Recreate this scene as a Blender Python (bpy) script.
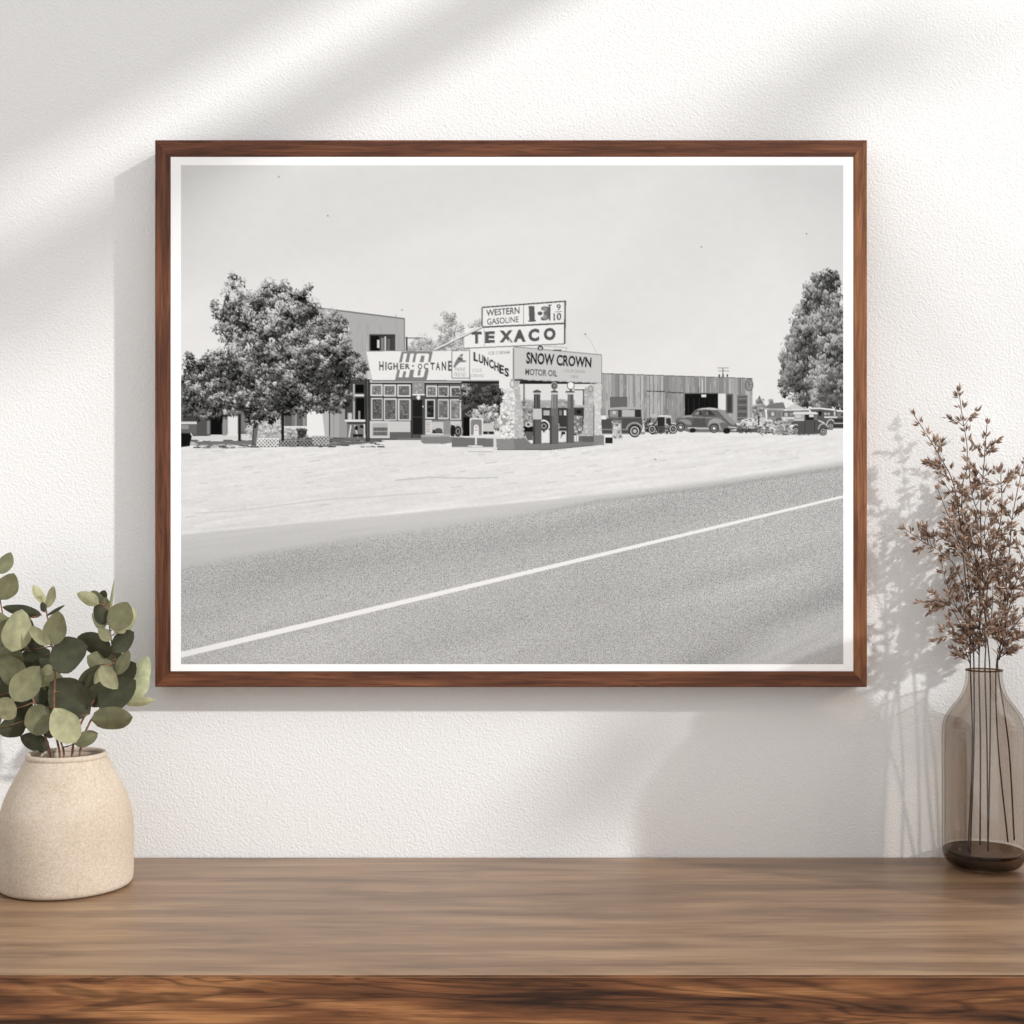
import bpy, bmesh, math, random
import numpy as np
from mathutils import Vector, Matrix, Quaternion

for o in list(bpy.data.objects):
    bpy.data.objects.remove(o, do_unlink=True)
scene = bpy.context.scene
C = scene.collection
RNG = random.Random(11)

# ------------------------------------------------------------------ camera
F = 1250.0                 # focal length in pixels of the 1024 px frame
HX, HY = 512.0, 560.0      # principal point
ZC = 1.097                 # camera height
CAMY = -1.25               # the back wall is the plane y = 0
cam_data = bpy.data.cameras.new('camera')
cam = bpy.data.objects.new('camera', cam_data)
C.objects.link(cam)
cam.location = (0, CAMY, ZC)
cam.rotation_euler = (math.pi / 2, 0, 0)
cam_data.sensor_width = 36
cam_data.lens = F / 1024 * 36
cam_data.shift_y = (HY - 512) / 1024
cam_data.clip_start = 0.05
scene.camera = cam

# ------------------------------------------------------------------ light
world = bpy.data.worlds.new('world')
scene.world = world
world.use_nodes = True
world.node_tree.nodes['Background'].inputs[0].default_value = (1.0, 0.999, 0.996, 1)
world.node_tree.nodes['Background'].inputs[1].default_value = 0.90

sun_data = bpy.data.lights.new('sun', 'SUN')
sun = bpy.data.objects.new('sun', sun_data)
C.objects.link(sun)
SUN_DIR = Vector((-43, 25, -24)).normalized()
sun.rotation_euler = SUN_DIR.to_track_quat('-Z', 'Y').to_euler()
sun.location = (3, -2, 3)
sun_data.energy = 2.6
sun_data.angle = math.radians(1.5)
sun_data.color = (1.0, 0.988, 0.972)
sky_data = bpy.data.lights.new('window_daylight', 'AREA')      # the bright sky outside the side window
sky = bpy.data.objects.new('window_daylight', sky_data)
C.objects.link(sky)
sky.location = (1.55, -0.95, 1.9); sky.rotation_euler = (0, math.radians(90), 0)
sky_data.shape = 'RECTANGLE'; sky_data.size = 1.4; sky_data.size_y = 1.7; sky_data.energy = 6
sky_data.color = (1.0, 0.995, 0.985)

scene.view_settings.view_transform = 'Standard'
scene.view_settings.look = 'None'
scene.view_settings.gamma = 1
scene.view_settings.use_curve_mapping = False
scene.view_settings.exposure = 0.10

# ------------------------------------------------------------------ helpers
def at(px, py, y):
    """point of the plane y = const seen at picture position px, py"""
    d = y - CAMY
    return Vector(((px - HX) / F * d, y, ZC + (HY - py) / F * d))

def s2l(v):
    v = v / 255.0
    return v / 12.92 if v <= 0.04045 else ((v + 0.055) / 1.055) ** 2.4

def shade_of(c, k): return (c[0] * k, c[1] * k, c[2] * k, 1)

def rgb(r, g, b, k=1.0):
    return (s2l(r) * k, s2l(g) * k, s2l(b) * k, 1)

def link(name, mesh, mat=None, parent=None):
    o = bpy.data.objects.new(name, mesh)
    C.objects.link(o)
    if mat: mesh.materials.append(mat)
    if parent: o.parent = parent
    return o

def empty(name, loc, label, cat, group=None):
    o = bpy.data.objects.new(name, None)
    o.empty_display_size = 0.05
    C.objects.link(o)
    o.location = loc
    o['label'] = label; o['category'] = cat
    if group: o['group'] = group
    return o

def bm_mesh(bm, name, smooth=False):
    me = bpy.data.meshes.new(name)
    bmesh.ops.recalc_face_normals(bm, faces=bm.faces)
    bm.to_mesh(me); bm.free()
    if smooth:
        for p in me.polygons: p.use_smooth = True
    return me

def add_box(bm, x0, x1, y0, y1, z0, z1):
    vs = [bm.verts.new((x, y, z)) for x in (x0, x1) for y in (y0, y1) for z in (z0, z1)]
    for f in ((0, 1, 3, 2), (4, 6, 7, 5), (0, 4, 5, 1), (2, 3, 7, 6), (0, 2, 6, 4), (1, 5, 7, 3)):
        bm.faces.new([vs[i] for i in f])

def lathe(profile, seg=96, subdiv=1):
    bm = bmesh.new()
    rings = []
    for r, z in profile:
        if r < 1e-6:
            rings.append([bm.verts.new((0, 0, z))])
        else:
            rings.append([bm.verts.new((r * math.cos(2 * math.pi * i / seg), r * math.sin(2 * math.pi * i / seg), z)) for i in range(seg)])
    for a, b in zip(rings, rings[1:]):
        for i in range(seg):
            j = (i + 1) % seg
            if len(a) == 1: bm.faces.new((a[0], b[i], b[j]))
            elif len(b) == 1: bm.faces.new((a[i], b[0], a[j]))
            else: bm.faces.new((a[i], b[i], b[j], a[j]))
    return bm

def smooth_profile(pts, n=6):
    """Catmull-Rom through the points"""
    out = []
    P = [pts[0]] + list(pts) + [pts[-1]]
    for i in range(1, len(P) - 2):
        p0, p1, p2, p3 = [np.array(P[i + k], float) for k in (-1, 0, 1, 2)]
        for k in range(n):
            t = k / n
            out.append(tuple(0.5 * ((2 * p1) + (-p0 + p2) * t + (2 * p0 - 5 * p1 + 4 * p2 - p3) * t * t + (-p0 + 3 * p1 - 3 * p2 + p3) * t ** 3)))
    out.append(tuple(pts[-1]))
    return out

def tube(bm, pts, r0, r1=None, seg=6):
    if r1 is None: r1 = r0
    pts = [Vector(p) for p in pts]
    rings = []
    n = len(pts)
    for i, p in enumerate(pts):
        t = (pts[min(i + 1, n - 1)] - pts[max(i - 1, 0)]).normalized()
        a = t.cross(Vector((0, 1, 0.13))).normalized(); b = t.cross(a).normalized()
        r = r0 + (r1 - r0) * i / max(n - 1, 1)
        rings.append([bm.verts.new(p + a * r * math.cos(2 * math.pi * k / seg) + b * r * math.sin(2 * math.pi * k / seg)) for k in range(seg)])
    for a, b in zip(rings, rings[1:]):
        for k in range(seg):
            bm.faces.new((a[k], a[(k + 1) % seg], b[(k + 1) % seg], b[k]))
    bm.faces.new(rings[0]); bm.faces.new(rings[-1])

# ------------------------------------------------------------------ materials
def new_mat(name):
    m = bpy.data.materials.new(name); m.use_nodes = True
    nt = m.node_tree; b = nt.nodes['Principled BSDF']
    return m, nt, b

def node(nt, kind, **kw):
    n = nt.nodes.new(kind)
    for k, v in kw.items():
        if k in n.inputs: n.inputs[k].default_value = v
        else: setattr(n, k, v)
    return n

def ramp(nt, src, stops, interp='LINEAR'):
    r = nt.nodes.new('ShaderNodeValToRGB'); cr = r.color_ramp; cr.interpolation = interp
    while len(cr.elements) < len(stops): cr.elements.new(0.5)
    for e, (p, c) in zip(cr.elements, stops):
        e.position = p; e.color = c
    nt.links.new(src, r.inputs[0])
    return r

def mix(nt, a, b, fac=0.5, mode='MIX'):
    n = nt.nodes.new('ShaderNodeMix'); n.data_type = 'RGBA'; n.blend_type = mode
    for s, v in ((0, fac), (6, a), (7, b)):
        if isinstance(v, (int, float, tuple)): n.inputs[s].default_value = v
        else: nt.links.new(v, n.inputs[s])
    return n.outputs[2]

def mapped(nt, scale, loc=(0, 0, 0), rot=(0, 0, 0), kind='Object'):
    tc = nt.nodes.new('ShaderNodeTexCoord'); mp = nt.nodes.new('ShaderNodeMapping')
    mp.inputs['Scale'].default_value = scale; mp.inputs['Location'].default_value = loc; mp.inputs['Rotation'].default_value = rot
    nt.links.new(tc.outputs[kind], mp.inputs[0])
    return mp.outputs[0]

def plaster():
    m, nt, b = new_mat('wallpaper_plaster')
    v = mapped(nt, (1, 1, 1))
    n1 = node(nt, 'ShaderNodeTexNoise', Scale=420.0, Detail=2.0, Roughness=0.5, Distortion=0.5); nt.links.new(v, n1.inputs['Vector'])
    n2 = node(nt, 'ShaderNodeTexVoronoi', Scale=480.0); n2.feature = 'SMOOTH_F1'; nt.links.new(v, n2.inputs['Vector'])
    a = nt.nodes.new('ShaderNodeMath'); a.operation = 'MULTIPLY_ADD'; a.inputs[1].default_value = 0.7
    nt.links.new(n2.outputs['Distance'], a.inputs[0]); nt.links.new(n1.outputs['Fac'], a.inputs[2])
    bp = node(nt, 'ShaderNodeBump', Strength=0.8, Distance=0.0006)
    nt.links.new(a.outputs[0], bp.inputs['Height']); nt.links.new(bp.outputs[0], b.inputs['Normal'])
    n3 = node(nt, 'ShaderNodeTexNoise', Scale=3.0, Detail=2.0); nt.links.new(v, n3.inputs['Vector'])
    r = ramp(nt, n3.outputs['Fac'], [(0.3, (0.800, 0.797, 0.790, 1)), (0.7, (0.825, 0.823, 0.818, 1))])
    nt.links.new(r.outputs[0], b.inputs['Base Color'])
    b.inputs['Roughness'].default_value = 0.9; b.inputs['Specular IOR Level'].default_value = 0.2
    return m

def wood(name, dark, mid, light, stretch=(1, 14, 14), scale=9.0, contrast=1.0, rough=0.45, fine=0.5, spec=0.4, rnd=True, distort=1.2, streak=0.55, rings=26.0):
    """grain runs along the object's local X"""
    m, nt, b = new_mat(name)
    tc = nt.nodes.new('ShaderNodeTexCoord')
    src = tc.outputs['Object']
    if rnd:
        oi = nt.nodes.new('ShaderNodeObjectInfo')
        ad = nt.nodes.new('ShaderNodeVectorMath'); ad.operation = 'ADD'
        sc = nt.nodes.new('ShaderNodeMath'); sc.operation = 'MULTIPLY'; sc.inputs[1].default_value = 7.0
        nt.links.new(oi.outputs['Random'], sc.inputs[0]); nt.links.new(src, ad.inputs[0]); nt.links.new(sc.outputs[0], ad.inputs[1])
        src = ad.outputs[0]
    mp = nt.nodes.new('ShaderNodeMapping'); mp.inputs['Scale'].default_value = stretch; nt.links.new(src, mp.inputs[0])
    n1 = node(nt, 'ShaderNodeTexNoise', Scale=scale * 0.22, Detail=3.0, Roughness=0.55, Distortion=distort); nt.links.new(mp.outputs[0], n1.inputs['Vector'])
    # growth rings: contour lines of the slow noise
    ml = nt.nodes.new('ShaderNodeMath'); ml.operation = 'MULTIPLY'; ml.inputs[1].default_value = rings
    nt.links.new(n1.outputs['Fac'], ml.inputs[0])
    sn = nt.nodes.new('ShaderNodeMath'); sn.operation = 'SINE'; nt.links.new(ml.outputs[0], sn.inputs[0])
    sh = nt.nodes.new('ShaderNodeMath'); sh.operation = 'MULTIPLY_ADD'; sh.inputs[1].default_value = 0.5; sh.inputs[2].default_value = 0.5
    nt.links.new(sn.outputs[0], sh.inputs[0])
    # broad darker and lighter boards of figure
    n2 = node(nt, 'ShaderNodeTexNoise', Scale=scale * 0.35, Detail=4.0, Roughness=0.6, Distortion=0.4); nt.links.new(mp.outputs[0], n2.inputs['Vector'])
    base = ramp(nt, n2.outputs['Fac'], [(0.5 - 0.2 / contrast, dark), (0.5, mid), (0.5 + 0.22 / contrast, light)])
    lines = ramp(nt, sh.outputs[0], [(0.0, (0.45, 0.42, 0.40, 1)), (0.35, (0.9, 0.9, 0.9, 1)), (1.0, (1.08, 1.06, 1.04, 1))])
    c = mix(nt, base.outputs[0], lines.outputs[0], streak, 'MULTIPLY')
    # fine fibres
    mp2 = nt.nodes.new('ShaderNodeMapping'); mp2.inputs['Scale'].default_value = (9, 420, 420); nt.links.new(src, mp2.inputs[0])
    n3 = node(nt, 'ShaderNodeTexNoise', Scale=1.6, Detail=3.0, Roughness=0.7); nt.links.new(mp2.outputs[0], n3.inputs['Vector'])
    f = ramp(nt, n3.outputs['Fac'], [(0.3, (0.62, 0.60, 0.58, 1)), (0.62, (1.15, 1.15, 1.15, 1))])
    c = mix(nt, c, f.outputs[0], fine, 'MULTIPLY')
    nt.links.new(c, b.inputs['Base Color'])
    bp = node(nt, 'ShaderNodeBump', Strength=0.15, Distance=0.0003); nt.links.new(n3.outputs['Fac'], bp.inputs['Height']); nt.links.new(bp.outputs[0], b.inputs['Normal'])
    b.inputs['Roughness'].default_value = rough; b.inputs['Specular IOR Level'].default_value = spec
    return m

def plain(name, col, rough=0.6, bump=0.0, bscale=400.0, var=0.06, spec=0.3):
    m, nt, b = new_mat(name)
    v = mapped(nt, (1, 1, 1))
    n = node(nt, 'ShaderNodeTexNoise', Scale=bscale, Detail=3.0); nt.links.new(v, n.inputs['Vector'])
    lo = tuple(c * (1 - var) for c in col[:3]) + (1,); hi = tuple(min(1, c * (1 + var)) for c in col[:3]) + (1,)
    r = ramp(nt, n.outputs['Fac'], [(0.35, lo), (0.65, hi)]); nt.links.new(r.outputs[0], b.inputs['Base Color'])
    if bump:
        bp = node(nt, 'ShaderNodeBump', Strength=bump, Distance=0.0005); nt.links.new(n.outputs['Fac'], bp.inputs['Height']); nt.links.new(bp.outputs[0], b.inputs['Normal'])
    b.inputs['Roughness'].default_value = rough; b.inputs['Specular IOR Level'].default_value = spec
    return m

def stoneware():
    m, nt, b = new_mat('speckled_stoneware')
    v = mapped(nt, (1, 1, 1))
    n1 = node(nt, 'ShaderNodeTexNoise', Scale=26.0, Detail=4.0, Roughness=0.6); nt.links.new(v, n1.inputs['Vector'])
    n2 = node(nt, 'ShaderNodeTexNoise', Scale=620.0, Detail=2.0); nt.links.new(v, n2.inputs['Vector'])
    n3 = node(nt, 'ShaderNodeTexNoise', Scale=330.0, Detail=3.0, Roughness=0.7); nt.links.new(v, n3.inputs['Vector'])
    c1 = ramp(nt, n1.outputs['Fac'], [(0.35, (0.51, 0.43, 0.345, 1)), (0.65, (0.57, 0.492, 0.41, 1))])
    c2 = ramp(nt, n2.outputs['Fac'], [(0.3, (0.80, 0.76, 0.72, 1)), (0.6, (1.05, 1.05, 1.05, 1))])
    c3 = ramp(nt, n3.outputs['Fac'], [(0.3, (0.88, 0.84, 0.80, 1)), (0.6, (1.02, 1.02, 1.02, 1))])
    c = mix(nt, c1.outputs[0], c2.outputs[0], 0.7, 'MULTIPLY'); c = mix(nt, c, c3.outputs[0], 0.8, 'MULTIPLY')
    nt.links.new(c, b.inputs['Base Color'])
    bp = node(nt, 'ShaderNodeBump', Strength=0.35, Distance=0.0004); nt.links.new(n3.outputs['Fac'], bp.inputs['Height']); nt.links.new(bp.outputs[0], b.inputs['Normal'])
    b.inputs['Roughness'].default_value = 0.8; b.inputs['Specular IOR Level'].default_value = 0.2
    return m

def thin_glass(name, tint, edge, gloss=0.5):
    """a thin wall of tinted glass: clear face on, darker where the sight line runs along the wall"""
    m = bpy.data.materials.new(name); m.use_nodes = True; nt = m.node_tree
    for n in list(nt.nodes): nt.nodes.remove(n)
    out = nt.nodes.new('ShaderNodeOutputMaterial')
    lw = nt.nodes.new('ShaderNodeLayerWeight'); lw.inputs[0].default_value = 0.5
    col = ramp(nt, lw.outputs['Facing'], [(0.0, tint), (0.72, tint), (1.0, edge)])
    tr = nt.nodes.new('ShaderNodeBsdfTransparent'); nt.links.new(col.outputs[0], tr.inputs[0])
    gl = nt.nodes.new('ShaderNodeBsdfGlossy'); gl.inputs['Roughness'].default_value = 0.04
    lf = nt.nodes.new('ShaderNodeLayerWeight'); lf.inputs[0].default_value = 0.5
    fr = ramp(nt, lf.outputs['Facing'], [(0.0, (.045, .045, .045, 1)), (0.5, (.06, .06, .06, 1)), (0.8, (.16, .16, .16, 1)), (1.0, (.6, .6, .6, 1))])
    mu = nt.nodes.new('ShaderNodeMath'); mu.operation = 'MULTIPLY'; mu.use_clamp = True; mu.inputs[1].default_value = gloss; nt.links.new(fr.outputs[0], mu.inputs[0])
    mx = nt.nodes.new('ShaderNodeMixShader'); nt.links.new(mu.outputs[0], mx.inputs[0]); nt.links.new(tr.outputs[0], mx.inputs[1]); nt.links.new(gl.outputs[0], mx.inputs[2])
    nt.links.new(mx.outputs[0], out.inputs[0])
    return m

def leafy(name, attr='tone', rough=0.55, trans=0.0, clear=0.0, nscale=60.0, namp=0.25):
    """each leaf or petal has a tone of its own, stored per leaf"""
    m, nt, b = new_mat(name)
    a = nt.nodes.new('ShaderNodeAttribute'); a.attribute_name = attr
    v = mapped(nt, (1, 1, 1))
    n = node(nt, 'ShaderNodeTexNoise', Scale=nscale, Detail=4.0, Roughness=0.65); nt.links.new(v, n.inputs['Vector'])
    r = ramp(nt, n.outputs['Fac'], [(0.32, (1 - namp, 1 - namp, 1 - namp, 1)), (0.68, (1 + namp, 1 + namp, 1 + namp * 0.8, 1))])
    c = mix(nt, a.outputs['Color'], r.outputs[0], 1.0, 'MULTIPLY')
    nt.links.new(c, b.inputs['Base Color'])
    b.inputs['Roughness'].default_value = rough; b.inputs['Specular IOR Level'].default_value = 0.25
    if trans:
        out = nt.nodes['Material Output']
        tl = nt.nodes.new('ShaderNodeBsdfTranslucent'); nt.links.new(c, tl.inputs[0])
        mx = nt.nodes.new('ShaderNodeMixShader'); mx.inputs[0].default_value = trans
        nt.links.new(b.outputs[0], mx.inputs[1]); nt.links.new(tl.outputs[0], mx.inputs[2]); nt.links.new(mx.outputs[0], out.inputs[0])
        if clear:                       # papery petals let part of the light straight through
            tp = nt.nodes.new('ShaderNodeBsdfTransparent'); m2 = nt.nodes.new('ShaderNodeMixShader'); m2.inputs[0].default_value = clear
            nt.links.new(mx.outputs[0], m2.inputs[1]); nt.links.new(tp.outputs[0], m2.inputs[2]); nt.links.new(m2.outputs[0], out.inputs[0])
    return m

def print_ink():
    m, nt, b = new_mat('black_and_white_print')
    a = nt.nodes.new('ShaderNodeAttribute'); a.attribute_name = 'tone'
    g = nt.nodes.new('ShaderNodeAttribute'); g.attribute_name = 'grain'
    v = mapped(nt, (1, 1, 1))
    n = node(nt, 'ShaderNodeTexNoise', Scale=880.0, Detail=2.0, Roughness=0.8); nt.links.new(v, n.inputs['Vector'])
    s = nt.nodes.new('ShaderNodeMath'); s.operation = 'SUBTRACT'; s.inputs[1].default_value = 0.5; nt.links.new(n.outputs['Fac'], s.inputs[0])
    k = nt.nodes.new('ShaderNodeMath'); k.operation = 'MULTIPLY'; nt.links.new(s.outputs[0], k.inputs[0]); nt.links.new(g.outputs['Fac'], k.inputs[1])
    p = nt.nodes.new('ShaderNodeMath'); p.operation = 'ADD'; p.inputs[1].default_value = 1.0; nt.links.new(k.outputs[0], p.inputs[0])
    sc = nt.nodes.new('ShaderNodeVectorMath'); sc.operation = 'SCALE'; nt.links.new(a.outputs['Color'], sc.inputs[0]); nt.links.new(p.outputs[0], sc.inputs['Scale'])
    nt.links.new(sc.outputs[0], b.inputs['Base Color'])
    b.inputs['Roughness'].default_value = 0.9; b.inputs['Specular IOR Level'].default_value = 0.0
    return m

M_WALL = plaster()
M_FRAME = wood('walnut_frame', rgb(74, 45, 33), rgb(100, 62, 45), rgb(128, 82, 58), stretch=(1, 20, 20), scale=26, contrast=1.0, rough=0.5, fine=0.45, spec=0.2, rings=40, streak=0.5)
M_FRAME_LIT = wood('walnut_frame_lit_tone', rgb(96, 58, 41), rgb(134, 88, 60), rgb(160, 110, 76), stretch=(1, 20, 20), scale=26, contrast=1.0, rough=0.5, fine=0.45, spec=0.2, rings=40, streak=0.5)  # right rail only: its sunlit look is put into a paler wood colour
M_TOP = wood('walnut_top', rgb(102, 77, 56), rgb(136, 107, 81), rgb(164, 134, 103), stretch=(1, 9, 9), scale=12, contrast=0.9, rough=0.36, fine=0.5, spec=0.5, rnd=False, streak=0.3, rings=36)
M_EDGE = wood('walnut_edge', rgb(50, 30, 20), rgb(118, 76, 48), rgb(176, 126, 82), stretch=(1, 13, 13), scale=13, contrast=1.2, rough=0.5, fine=0.9, spec=0.3, rnd=False, distort=0.8, streak=0.9, rings=60)
M_STONE = stoneware()
M_PAPER = plain('white_paper', (0.97, 0.97, 0.97, 1), 0.9, 0, 300, 0.005, 0.0)
M_BACK = plain('frame_backing_board', rgb(90, 70, 55), 0.9)
M_INK = print_ink()
M_GLASS = thin_glass('smoky_thin_glass', rgb(240, 236, 232), rgb(168, 156, 146), 1.0)
M_GLASS_BASE = thin_glass('smoky_thick_glass', rgb(186, 172, 160), rgb(100, 86, 74), 0.6)
M_LEAF = leafy('eucalyptus_leaf', rough=0.5, trans=0.18, nscale=90, namp=0.22)
M_STEM = plain('eucalyptus_stem_bark', rgb(125, 88, 68), 0.6, 0.2, 300, 0.3)
M_DRY = leafy('dried_petal', rough=0.8, trans=0.3, clear=0.3, nscale=300, namp=0.12)
M_TWIG = plain('dark_dry_twig', rgb(72, 55, 46), 0.8, 0.2, 500, 0.3)
M_FLOOR = wood('oak_floor', rgb(140, 115, 90), rgb(170, 145, 118), rgb(190, 166, 140), rnd=False)
M_PAINT = plain('white_window_paint', (0.8, 0.79, 0.77, 1), 0.5)

# ------------------------------------------------------------------ the setting
TOPZ = 0.80
def structure(name, bm, mat):
    o = link(name, bm_mesh(bm, name), mat); o['kind'] = 'structure'; return o

bm = bmesh.new(); add_box(bm, -2.2, 1.4, 0.0, 0.12, 0, 3.1); structure('wall_back', bm, M_WALL)
bm = bmesh.new(); add_box(bm, -2.2, 1.4, -3.0, 0.12, -0.05, 0); structure('floor', bm, M_FLOOR)
# right wall with the window the sun comes through
RX = 1.3
def zw(y0): return ZC + 0.56 + 0.558 * (0.512 + RX) - y0 / 1000.0
WZ0, WZ1 = 1.16, zw(132)
WY0, WY1 = -1.75, -0.06
bm = bmesh.new()
add_box(bm, RX, RX + 0.1, -3.0, WY0, 0, 3.1); add_box(bm, RX, RX + 0.1, WY1, 0, 0, 3.1)
add_box(bm, RX, RX + 0.1, WY0, WY1, 0, WZ0); add_box(bm, RX, RX + 0.1, WY0, WY1, WZ1, 3.1)
structure('wall_right', bm, M_WALL)
bm = bmesh.new()
add_box(bm, RX + 0.02, RX + 0.05, WY0, WY1, zw(290), zw(232))
add_box(bm, RX + 0.02, RX + 0.06, WY0, WY0 + 0.03, WZ0, WZ1); add_box(bm, RX + 0.02, RX + 0.06, WY1 - 0.02, WY1, WZ0, WZ1)
add_box(bm, RX + 0.02, RX + 0.06, WY0, WY1, WZ0, WZ0 + 0.03)
structure('window_1', bm, M_PAINT)

# ------------------------------------------------------------------ the table
tbl = empty('wooden_table', (0, -0.18, 0), 'dark walnut table with a thick top running the whole width below the picture', 'table')
TX0, TX1, TY = -0.95, 1.1, -0.357
bm = bmesh.new(); add_box(bm, TX0, TX1, -0.177, 0.1785, TOPZ - 0.052, TOPZ)
bmesh.ops.bevel(bm, geom=list(bm.edges), offset=0.0012, segments=2, affect='EDGES')
me = bm_mesh(bm, 'tabletop')
top = link('tabletop', me, M_TOP, tbl); me.materials.append(M_EDGE)
for p in me.polygons:
    if p.normal.z < 0.8: p.material_index = 1
for sx in (TX0 + 0.05, TX1 - 0.05):
    for sy in (-0.14, 0.13):
        bm = bmesh.new(); add_box(bm, sx - 0.025, sx + 0.025, sy - 0.025, sy + 0.025, 0, TOPZ - 0.052)
        link('leg', bm_mesh(bm, 'leg'), M_EDGE, tbl)

# ------------------------------------------------------------------ framed print
FY = -0.029                    # front face of the moulding
PY = -0.0286                   # face of the print paper
pic = empty('framed_picture', (0, 0, ZC + 0.14), 'large framed black and white photograph in a thin walnut frame hung on the white wall', 'picture')
org = pic.location.copy()
def fp(px, py):
    v = at(px, py, FY); return (v.x, v.z - org.z)
outer = [fp(155, 140), fp(867.1, 140), fp(867.1, 687.1), fp(155, 687.1)]
inner = [fp(170.6, 156.8), fp(853.4, 156.8), fp(853.4, 671.2), fp(170.6, 671.2)]
prof = [(0.0, 0.0), (0.0, -0.0284), (0.05, -0.029), (0.90, -0.029), (1.0, -0.0287), (1.0, -0.012)]
for i in range(4):
    j = (i + 1) % 4
    bm = bmesh.new(); ends = []
    a = Vector((outer[i][0], 0, outer[i][1])); b = Vector((outer[j][0], 0, outer[j][1]))
    X = (b - a).normalized(); Y = Vector((0, 1, 0)); Z = X.cross(Y)
    rot = Matrix((X, Y, Z)).transposed()
    ctr = (a + b) / 2
    for o_, n_ in ((outer[i], inner[i]), (outer[j], inner[j])):
        ring = []
        for t, y in prof:
            p = Vector((o_[0] + (n_[0] - o_[0]) * t, y, o_[1] + (n_[1] - o_[1]) * t))
            ring.append(bm.verts.new(rot.transposed() @ (p - ctr)))
        ends.append(ring)
    n = len(prof)
    for k in range(n):
        bm.faces.new((ends[0][k], ends[0][(k + 1) % n], ends[1][(k + 1) % n], ends[1][k]))
    bm.faces.new(ends[0]); bm.faces.new(ends[1])
    r = link('frame_rail', bm_mesh(bm, 'frame_rail'), M_FRAME_LIT if i == 1 else M_FRAME, pic)
    r.location = ctr; r.rotation_euler = rot.to_euler()
def pp(px, py, y=PY):
    v = at(px, py, y); return (v.x, y, v.z - org.z)
bm = bmesh.new()
a, b = pp(169, 155), pp(855, 673)
add_box(bm, a[0], b[0], -0.0280, -0.0005, b[2], a[2])
link('backing_board', bm_mesh(bm, 'backing_board'), M_BACK, pic)
bm = bmesh.new()
a, b = pp(170, 156), pp(854, 672)
add_box(bm, a[0], b[0], PY, PY + 0.0003, b[2], a[2])
link('white_paper_border', bm_mesh(bm, 'white_paper_border'), M_PAPER, pic)

# ---- the printed photograph: flat inked shapes on one sheet, one tone per shape
INK_K = 0.83                     # albedo of a tone that shows as full white
LAYER = [0]
STEP = 0
CX0, CX1, CY0, CY1 = 181.0, 843.3, 165.2, 664.2
SS = 3                           # the drawing is worked out at three samples to a pixel ...
CW, CH = int(round((CX1 - CX0) * SS)) // 2 * 2, int(round((CY1 - CY0) * SS)) // 2 * 2
CAN = np.zeros((CH, CW), dtype=np.float32); GRN = np.zeros((CH, CW), dtype=np.float32)
def poly(pts, g, gr=0.12, z=None):
    if isinstance(g, (list, tuple)): g = sum(g) / len(g)
    P = [((x - CX0) * SS - .5, (y - CY0) * SS - .5) for x, y in pts]
    x0 = max(0, int(math.floor(min(p[0] for p in P)))); x1 = min(CW, int(math.ceil(max(p[0] for p in P))) + 1)
    y0 = max(0, int(math.floor(min(p[1] for p in P)))); y1 = min(CH, int(math.ceil(max(p[1] for p in P))) + 1)
    if x0 >= x1 or y0 >= y1: return
    X = np.arange(x0, x1)[None, :]; Y = np.arange(y0, y1)[:, None] + 1e-4
    M = np.zeros((y1 - y0, x1 - x0), dtype=bool); j = len(P) - 1
    for i in range(len(P)):
        (ax, ay), (bx, by) = P[i], P[j]; j = i
        if ay == by: continue
        M ^= ((ay > Y) != (by > Y)) & (X < (bx - ax) * (Y - ay) / (by - ay) + ax)
    CAN[y0:y1, x0:x1][M] = g; GRN[y0:y1, x0:x1][M] = gr
def rect(x0, y0, x1, y1, g, gr=0.12): poly([(x0, y0), (x1, y0), (x1, y1), (x0, y1)], g, gr)
def line(pts, w, g, gr=0.1):
    LAYER[0] += STEP; z = LAYER[0]
    for (xa, ya), (xb, yb) in zip(pts, pts[1:]):
        L = math.hypot(xb - xa, yb - ya) or 1; nx, ny = -(yb - ya) / L * w / 2, (xb - xa) / L * w / 2
        poly([(xa + nx, ya + ny), (xb + nx, yb + ny), (xb - nx, yb - ny), (xa - nx, ya - ny)], g, gr, z); z += STEP * .1
def disc(cx, cy, rx, ry, g, n=20, gr=0.1): poly([(cx + rx * math.cos(2 * math.pi * i / n), cy + ry * math.sin(2 * math.pi * i / n)) for i in range(n)], g, gr)
def ring(cx, cy, rx, ry, w, g, a0=0, a1=360, n=22):
    LAYER[0] += STEP; z = LAYER[0]
    for i in range(n):
        t0, t1 = [math.radians(a0 + (a1 - a0) * k / n) for k in (i, i + 1)]
        poly([(cx + rx * math.cos(t0), cy + ry * math.sin(t0)), (cx + rx * math.cos(t1), cy + ry * math.sin(t1)),
              (cx + (rx - w) * math.cos(t1), cy + (ry - w) * math.sin(t1)), (cx + (rx - w) * math.cos(t0), cy + (ry - w) * math.sin(t0))], g, 0.1, z)
def inside(x, y, P):
    c = False; j = len(P) - 1
    for i in range(len(P)):
        if (P[i][1] > y) != (P[j][1] > y) and x < (P[j][0] - P[i][0]) * (y - P[i][1]) / (P[j][1] - P[i][1]) + P[i][0]: c = not c
        j = i
    return c
_text_cache = {}
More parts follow.
